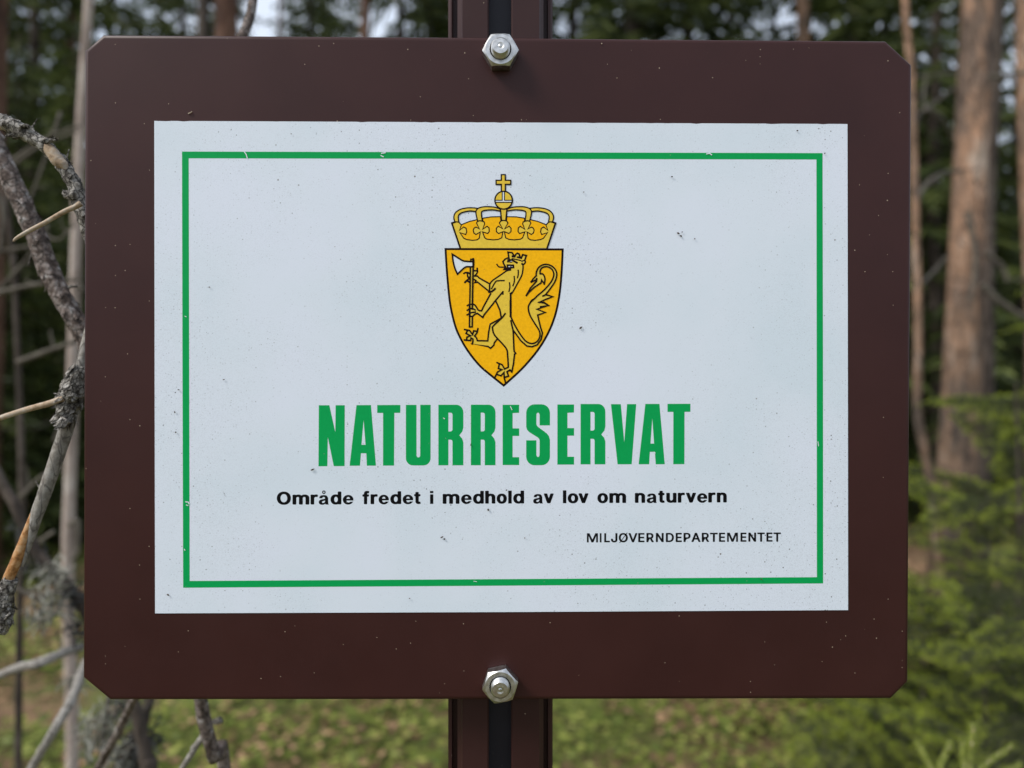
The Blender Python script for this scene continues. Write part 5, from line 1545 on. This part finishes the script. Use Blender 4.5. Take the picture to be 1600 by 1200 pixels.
# A: curved flaky branch high on the left
A_main = dbranch([(-60, 178), (-20, 183), (8, 192), (30, 203), (52, 216), (68, 226), (88, 246), (103, 264), (116, 288), (124, 312), (134, 345), (160, 420), (215, 560), (290, 760)], [0.36] * 6 + [0.362] * 5 + [0.37, 0.40, 0.455],
                 (18, 20, 22, 21, 20, 19, 19, 20, 21, 22, 22, 18, 18, 20), 'bark_grey', 0.28, 520, flakes=90)
dbranch([(64, 225), (72, 229), (82, 239), (91, 251), (99, 258), (104, 266)], 0.3597, (6, 15, 19, 19.5, 15, 5), 'bare_wood', 0.10, 300, name='bare_patch', parent=A_main)
dbranch([(-40, 181), (-12, 188), (2, 196), (14, 205)], 0.3595, (18, 18, 14, 4), 'bare_wood', 0.10, 300, name='bare_patch', parent=A_main)
dbranch([(34, 208), (24, 210), (9, 213)], 0.359, (12, 8, 3), 'bark_grey', 0.3, 500, name='twig_stub', parent=A_main, flakes=10)
dbranch([(118, 305), (108, 304), (99, 301)], 0.359, (18, 13, 7), 'bark_grey', 0.35, 500, name='twig_stub', parent=A_main, flakes=16)
dbranch([(70, 222), (80, 219), (87, 219)], 0.358, (8, 6, 2), 'bark_grey', 0.3, 500, name='twig_stub', parent=A_main, flakes=6)
dbranch([(30, 200), (40, 196), (46, 197)], 0.357, (7, 5, 2), 'bark_grey', 0.3, 500, name='twig_stub', parent=A_main, flakes=6)
dbranch([(126, 318), (118, 323), (100, 331), (70, 348), (45, 361), (26, 372), (21, 377)], 0.352, (9, 8, 7.5, 7, 6.5, 5, 2.5), 'bare_wood', 0.05, 400, name='twig', parent=A_main, label='slim pale leafless twig')
# B: thicker scaly branch behind it
dbranch([(-40, 150), (-12, 212), (8, 262), (35, 320), (58, 372), (78, 425), (103, 475), (128, 520), (165, 590), (225, 700), (292, 830)], [0.44] * 8 + [0.445, 0.455, 0.465], (24, 26, 28, 29, 29, 29, 28, 27, 26, 24, 22), 'bark_scaly', 0.15, 330,
        flakes=120, fsize=0.002, seg=28)
# C: peeled branch with the orange lower end
Cb = dbranch([(230, 330), (170, 420), (140, 510), (127, 570), (117, 615), (108, 655), (92, 705), (76, 752), (62, 792), (53, 820), (45, 850), (35, 885)], [0.42, 0.39, 0.375, 0.37] + [0.368] * 8, (10, 11, 12, 14, 18, 21, 21, 20, 19, 16, 11, 3), 'grey_wood', 0.06, 330, label='weathered grey peeled branch')
dbranch([(59, 778), (52, 800), (42, 832), (30, 866), (14, 902), (6, 922)], 0.3672, (2, 7, 13, 17.0, 16, 13), 'orange_wood', 0.05, 250, name='peeled_end', parent=Cb, label='orange brown freshly peeled length')
dbranch([(18, 905), (10, 925), (4, 945), (8, 968), (2, 990)], 0.367, (20, 24, 26, 22, 12), 'bark_grey', 0.35, 380, name='bark_knob', parent=Cb, flakes=50, fsize=0.002)
dbranch([(126, 572), (118, 600), (112, 618), (107, 636), (100, 658)], 0.3665, (20, 29, 33, 29, 19), 'bark_grey', 0.45, 330, name='bark_knob', parent=Cb, flakes=130, fsize=0.0024)
dbranch([(118, 612), (104, 620), (90, 625)], 0.364, (22, 18, 12), 'bark_grey', 0.4, 380, name='bark_knob', parent=Cb, flakes=30, fsize=0.002)
dbranch([(104, 655), (98, 664), (94, 668)], 0.362, (16, 13, 6), 'bark_grey', 0.4, 380, name='bark_knob', parent=Cb, flakes=16, fsize=0.002)
dbranch([(100, 622), (75, 631), (45, 639), (10, 650), (-30, 664)], 0.362, (10, 9.5, 9, 8.5, 8), 'bare_wood', 0.07, 400, name='twig', parent=Cb, label='straight pale dead twig')
dbranch([(4, 972), (10, 965), (16, 958)], 0.364, (8, 6, 3), 'bark_grey', 0.4, 400, name='twig_stub', parent=Cb)
# side twigs low on the stem
dbranch([(326, 1148), (312, 1158), (298, 1180), (282, 1206), (262, 1250)], [0.5, 0.5, 0.5, 0.5, 0.5], (11, 10, 9, 9, 8), 'grey_wood', 0.15, 300, name='branch', flakes=10)
dbranch([(322, 1130), (338, 1128), (345, 1124)], 0.52, (8, 9, 11), 'bark_grey', 0.3, 300, name='branch')
dbranch([(300, 940), (262, 1020), (222, 1075), (203, 1105), (182, 1150), (163, 1182), (145, 1215), (120, 1260)], [0.47, 0.5, 0.55, 0.58, 0.6, 0.62, 0.63, 0.65], (10, 11, 12, 12, 13, 13, 12, 11), 'bark_scaly', 0.14, 250, flakes=14)

for pl, d, ww in (([(44, 208), (52, 196), (58, 186)], 0.36, (4, 2.5, 1.2)), ([(96, 255), (104, 246), (108, 233)], 0.361, (3.5, 2.5, 1.2)), ([(62, 385), (50, 398), (44, 416)], 0.44, (7, 4, 2)), ([(82, 430), (70, 428), (66, 424)], 0.44, (8, 5, 3)),
                  ([(98, 462), (108, 449), (120, 447)], 0.44, (6, 5, 4)), ([(70, 770), (62, 762), (55, 750)], 0.368, (5, 3, 1.5))):
    dbranch(pl, d, ww, 'bark_grey', 0.25, 500, name='twig_stub', seg=8, smooth=5)

# a second dead sapling a little farther back, with lichen
bx = W(238, 1300, 0.80)
o_ = Vector((bx.x, bx.y, gz(bx.x, bx.y)))
dead2 = thing('lichen_sapling', 'blurred dead sapling hung with grey and black lichen at the lower left of the sign', 'tree', o_)
V, F = tube_geo(catmull([Vector((0.0, 0.0, -0.04)), Vector((0.01, 0.0, 0.3))] + wpath([(238, 1290), (230, 1200), (222, 1150), (205, 1090), (165, 1010), (128, 945), (95, 905), (62, 868), (40, 830), (18, 780), (-15, 722), (-60, 640)], 0.80, o_), 8), lambda f: 0.0066 * (1 - 0.30 * f), 14, rough=0.25, fscale=160)
obj('stem', mesh_of('stem', V, F, M['dark_bark'], smooth=True), dead2)
dead_bak = dead
dead = dead2
dbranch([(130, 1010), (100, 1019), (62, 1036), (30, 1043), (-10, 1058), (-60, 1075)], [0.8, 0.78, 0.76, 0.76, 0.76, 0.76], (13, 14, 15, 13, 12, 12), 'grey_wood', 0.15, 220, label='grey twig slanting down to the left')
dbranch([(134, 1030), (124, 1062), (112, 1092), (85, 1140), (58, 1185), (30, 1235)], [0.8, 0.72, 0.68, 0.66, 0.66, 0.66], (12, 15, 14, 13, 12, 11), 'grey_wood', 0.12, 220, label='pale twig slanting down to the lower left')
dbranch([(122, 950), (90, 925), (60, 935), (25, 920), (-20, 915)], 0.85, (9, 8, 8, 7, 7), 'twig', 0.1, 200)
dbranch([(105, 915), (85, 960), (50, 970)], 0.8, (8, 7, 4), 'grey_wood', 0.1, 200)
for (a, b, d, r, n, mt) in ((85, 895, 0.78, 0.018, 34, 'lichen'), (75, 945, 0.78, 0.02, 40, 'lichen'), (60, 965, 0.78, 0.016, 22, 'lichen'), (118, 930, 0.8, 0.018, 40, 'dark_lichen'), (60, 880, 0.8, 0.014, 24, 'dark_lichen'), (125, 985, 0.8, 0.018, 46, 'dark_lichen'),
                            (30, 820, 0.8, 0.012, 22, 'dark_lichen'), (165, 1125, 0.85, 0.026, 60, 'lichen'), (150, 1150, 0.85, 0.022, 40, 'lichen'), (200, 1110, 0.85, 0.022, 40, 'dark_lichen'), (122, 1060, 0.8, 0.014, 26, 'lichen'),
                            (222, 1160, 0.85, 0.022, 110, 'dark_lichen'), (212, 1195, 0.85, 0.020, 60, 'dark_lichen'), (190, 1185, 0.83, 0.024, 50, 'lichen')):
    V, F = [], []
    lichen_geo(W(a, b, d) - o_, r, n, gb, V, F)
    l_ = obj('lichen', mesh_of('lichen', V, F, M[mt]), dead2); l_['kind'] = 'stuff'
dbranch([(150, 1260), (185, 1200), (215, 1150), (235, 1090)], [0.8, 0.83, 0.85, 0.86], (12, 16, 17, 14), 'dark_bark', 0.25, 160)
dbranch([(160, 1240), (160, 1180), (165, 1120), (172, 1080)], [0.8, 0.83, 0.85, 0.86], (9, 8, 8, 6), 'twig', 0.2, 160)

# thin dead saplings with crossing twigs, out of focus at the left
bx = W(28, 1500, 1.35)
o_ = Vector((bx.x, bx.y, gz(bx.x, bx.y)))
dead = thing('dead_twiggy_sapling', 'thin dead sapling with crossing grey twigs in the shade left of the sign', 'tree', o_)
V, F = tube_geo(catmull([Vector((0, 0, -0.04))] + wpath([(28, 1300), (30, 1000), (34, 760), (28, 560), (18, 380), (-6, 200), (-30, 0)], 1.35, o_), 8), lambda f: 0.0065 * (1 - 0.4 * f), 10, rough=0.15, fscale=100)
obj('stem', mesh_of('stem', V, F, M['dark_bark'], smooth=True), dead)
for pl, d, ww in (([(-20, 462), (40, 448), (90, 440), (130, 436)], 1.2, 11), ([(-20, 470), (20, 430), (55, 388), (75, 350)], 1.25, 9), ([(28, 566), (65, 552), (105, 538), (140, 522)], 1.15, 12), ([(-20, 396), (30, 388), (60, 382)], 1.3, 9),
                  ([(20, 260), (60, 230), (120, 205)], 1.3, 8), ([(15, 255), (45, 232), (80, 212), (125, 196)], 1.1, 8), ([(-10, 290), (5, 330), (0, 400)], 1.2, 10), ([(60, 360), (90, 375), (115, 352)], 1.2, 6), ([(30, 780), (65, 745), (95, 735)], 1.2, 9),
                  ([(85, 830), (60, 850), (30, 900)], 1.2, 7), ([(95, 175), (70, 250), (40, 330)], 1.35, 7)):
    tw = dbranch(pl, d, (ww * 0.8, ww * 0.5), 'twig', 0.1, 120, seg=8, smooth=5)
    for q in range(2):
        i = gb.randrange(len(pl) - 1)
        (a0, b0), (a1, b1) = pl[i], pl[i + 1]
        ax, bx_ = a0 + (a1 - a0) * 0.5, b0 + (b1 - b0) * 0.5
        dx, dy = gb.uniform(-26, 26), gb.uniform(-34, 12)
        dbranch([(ax, bx_), (ax + dx * 0.5, bx_ + dy * 0.5 + 3), (ax + dx, bx_ + dy)], d, (ww * 0.4, ww * 0.2), 'twig', 0.1, 120, seg=6, smooth=4, name='twig', parent=tw)
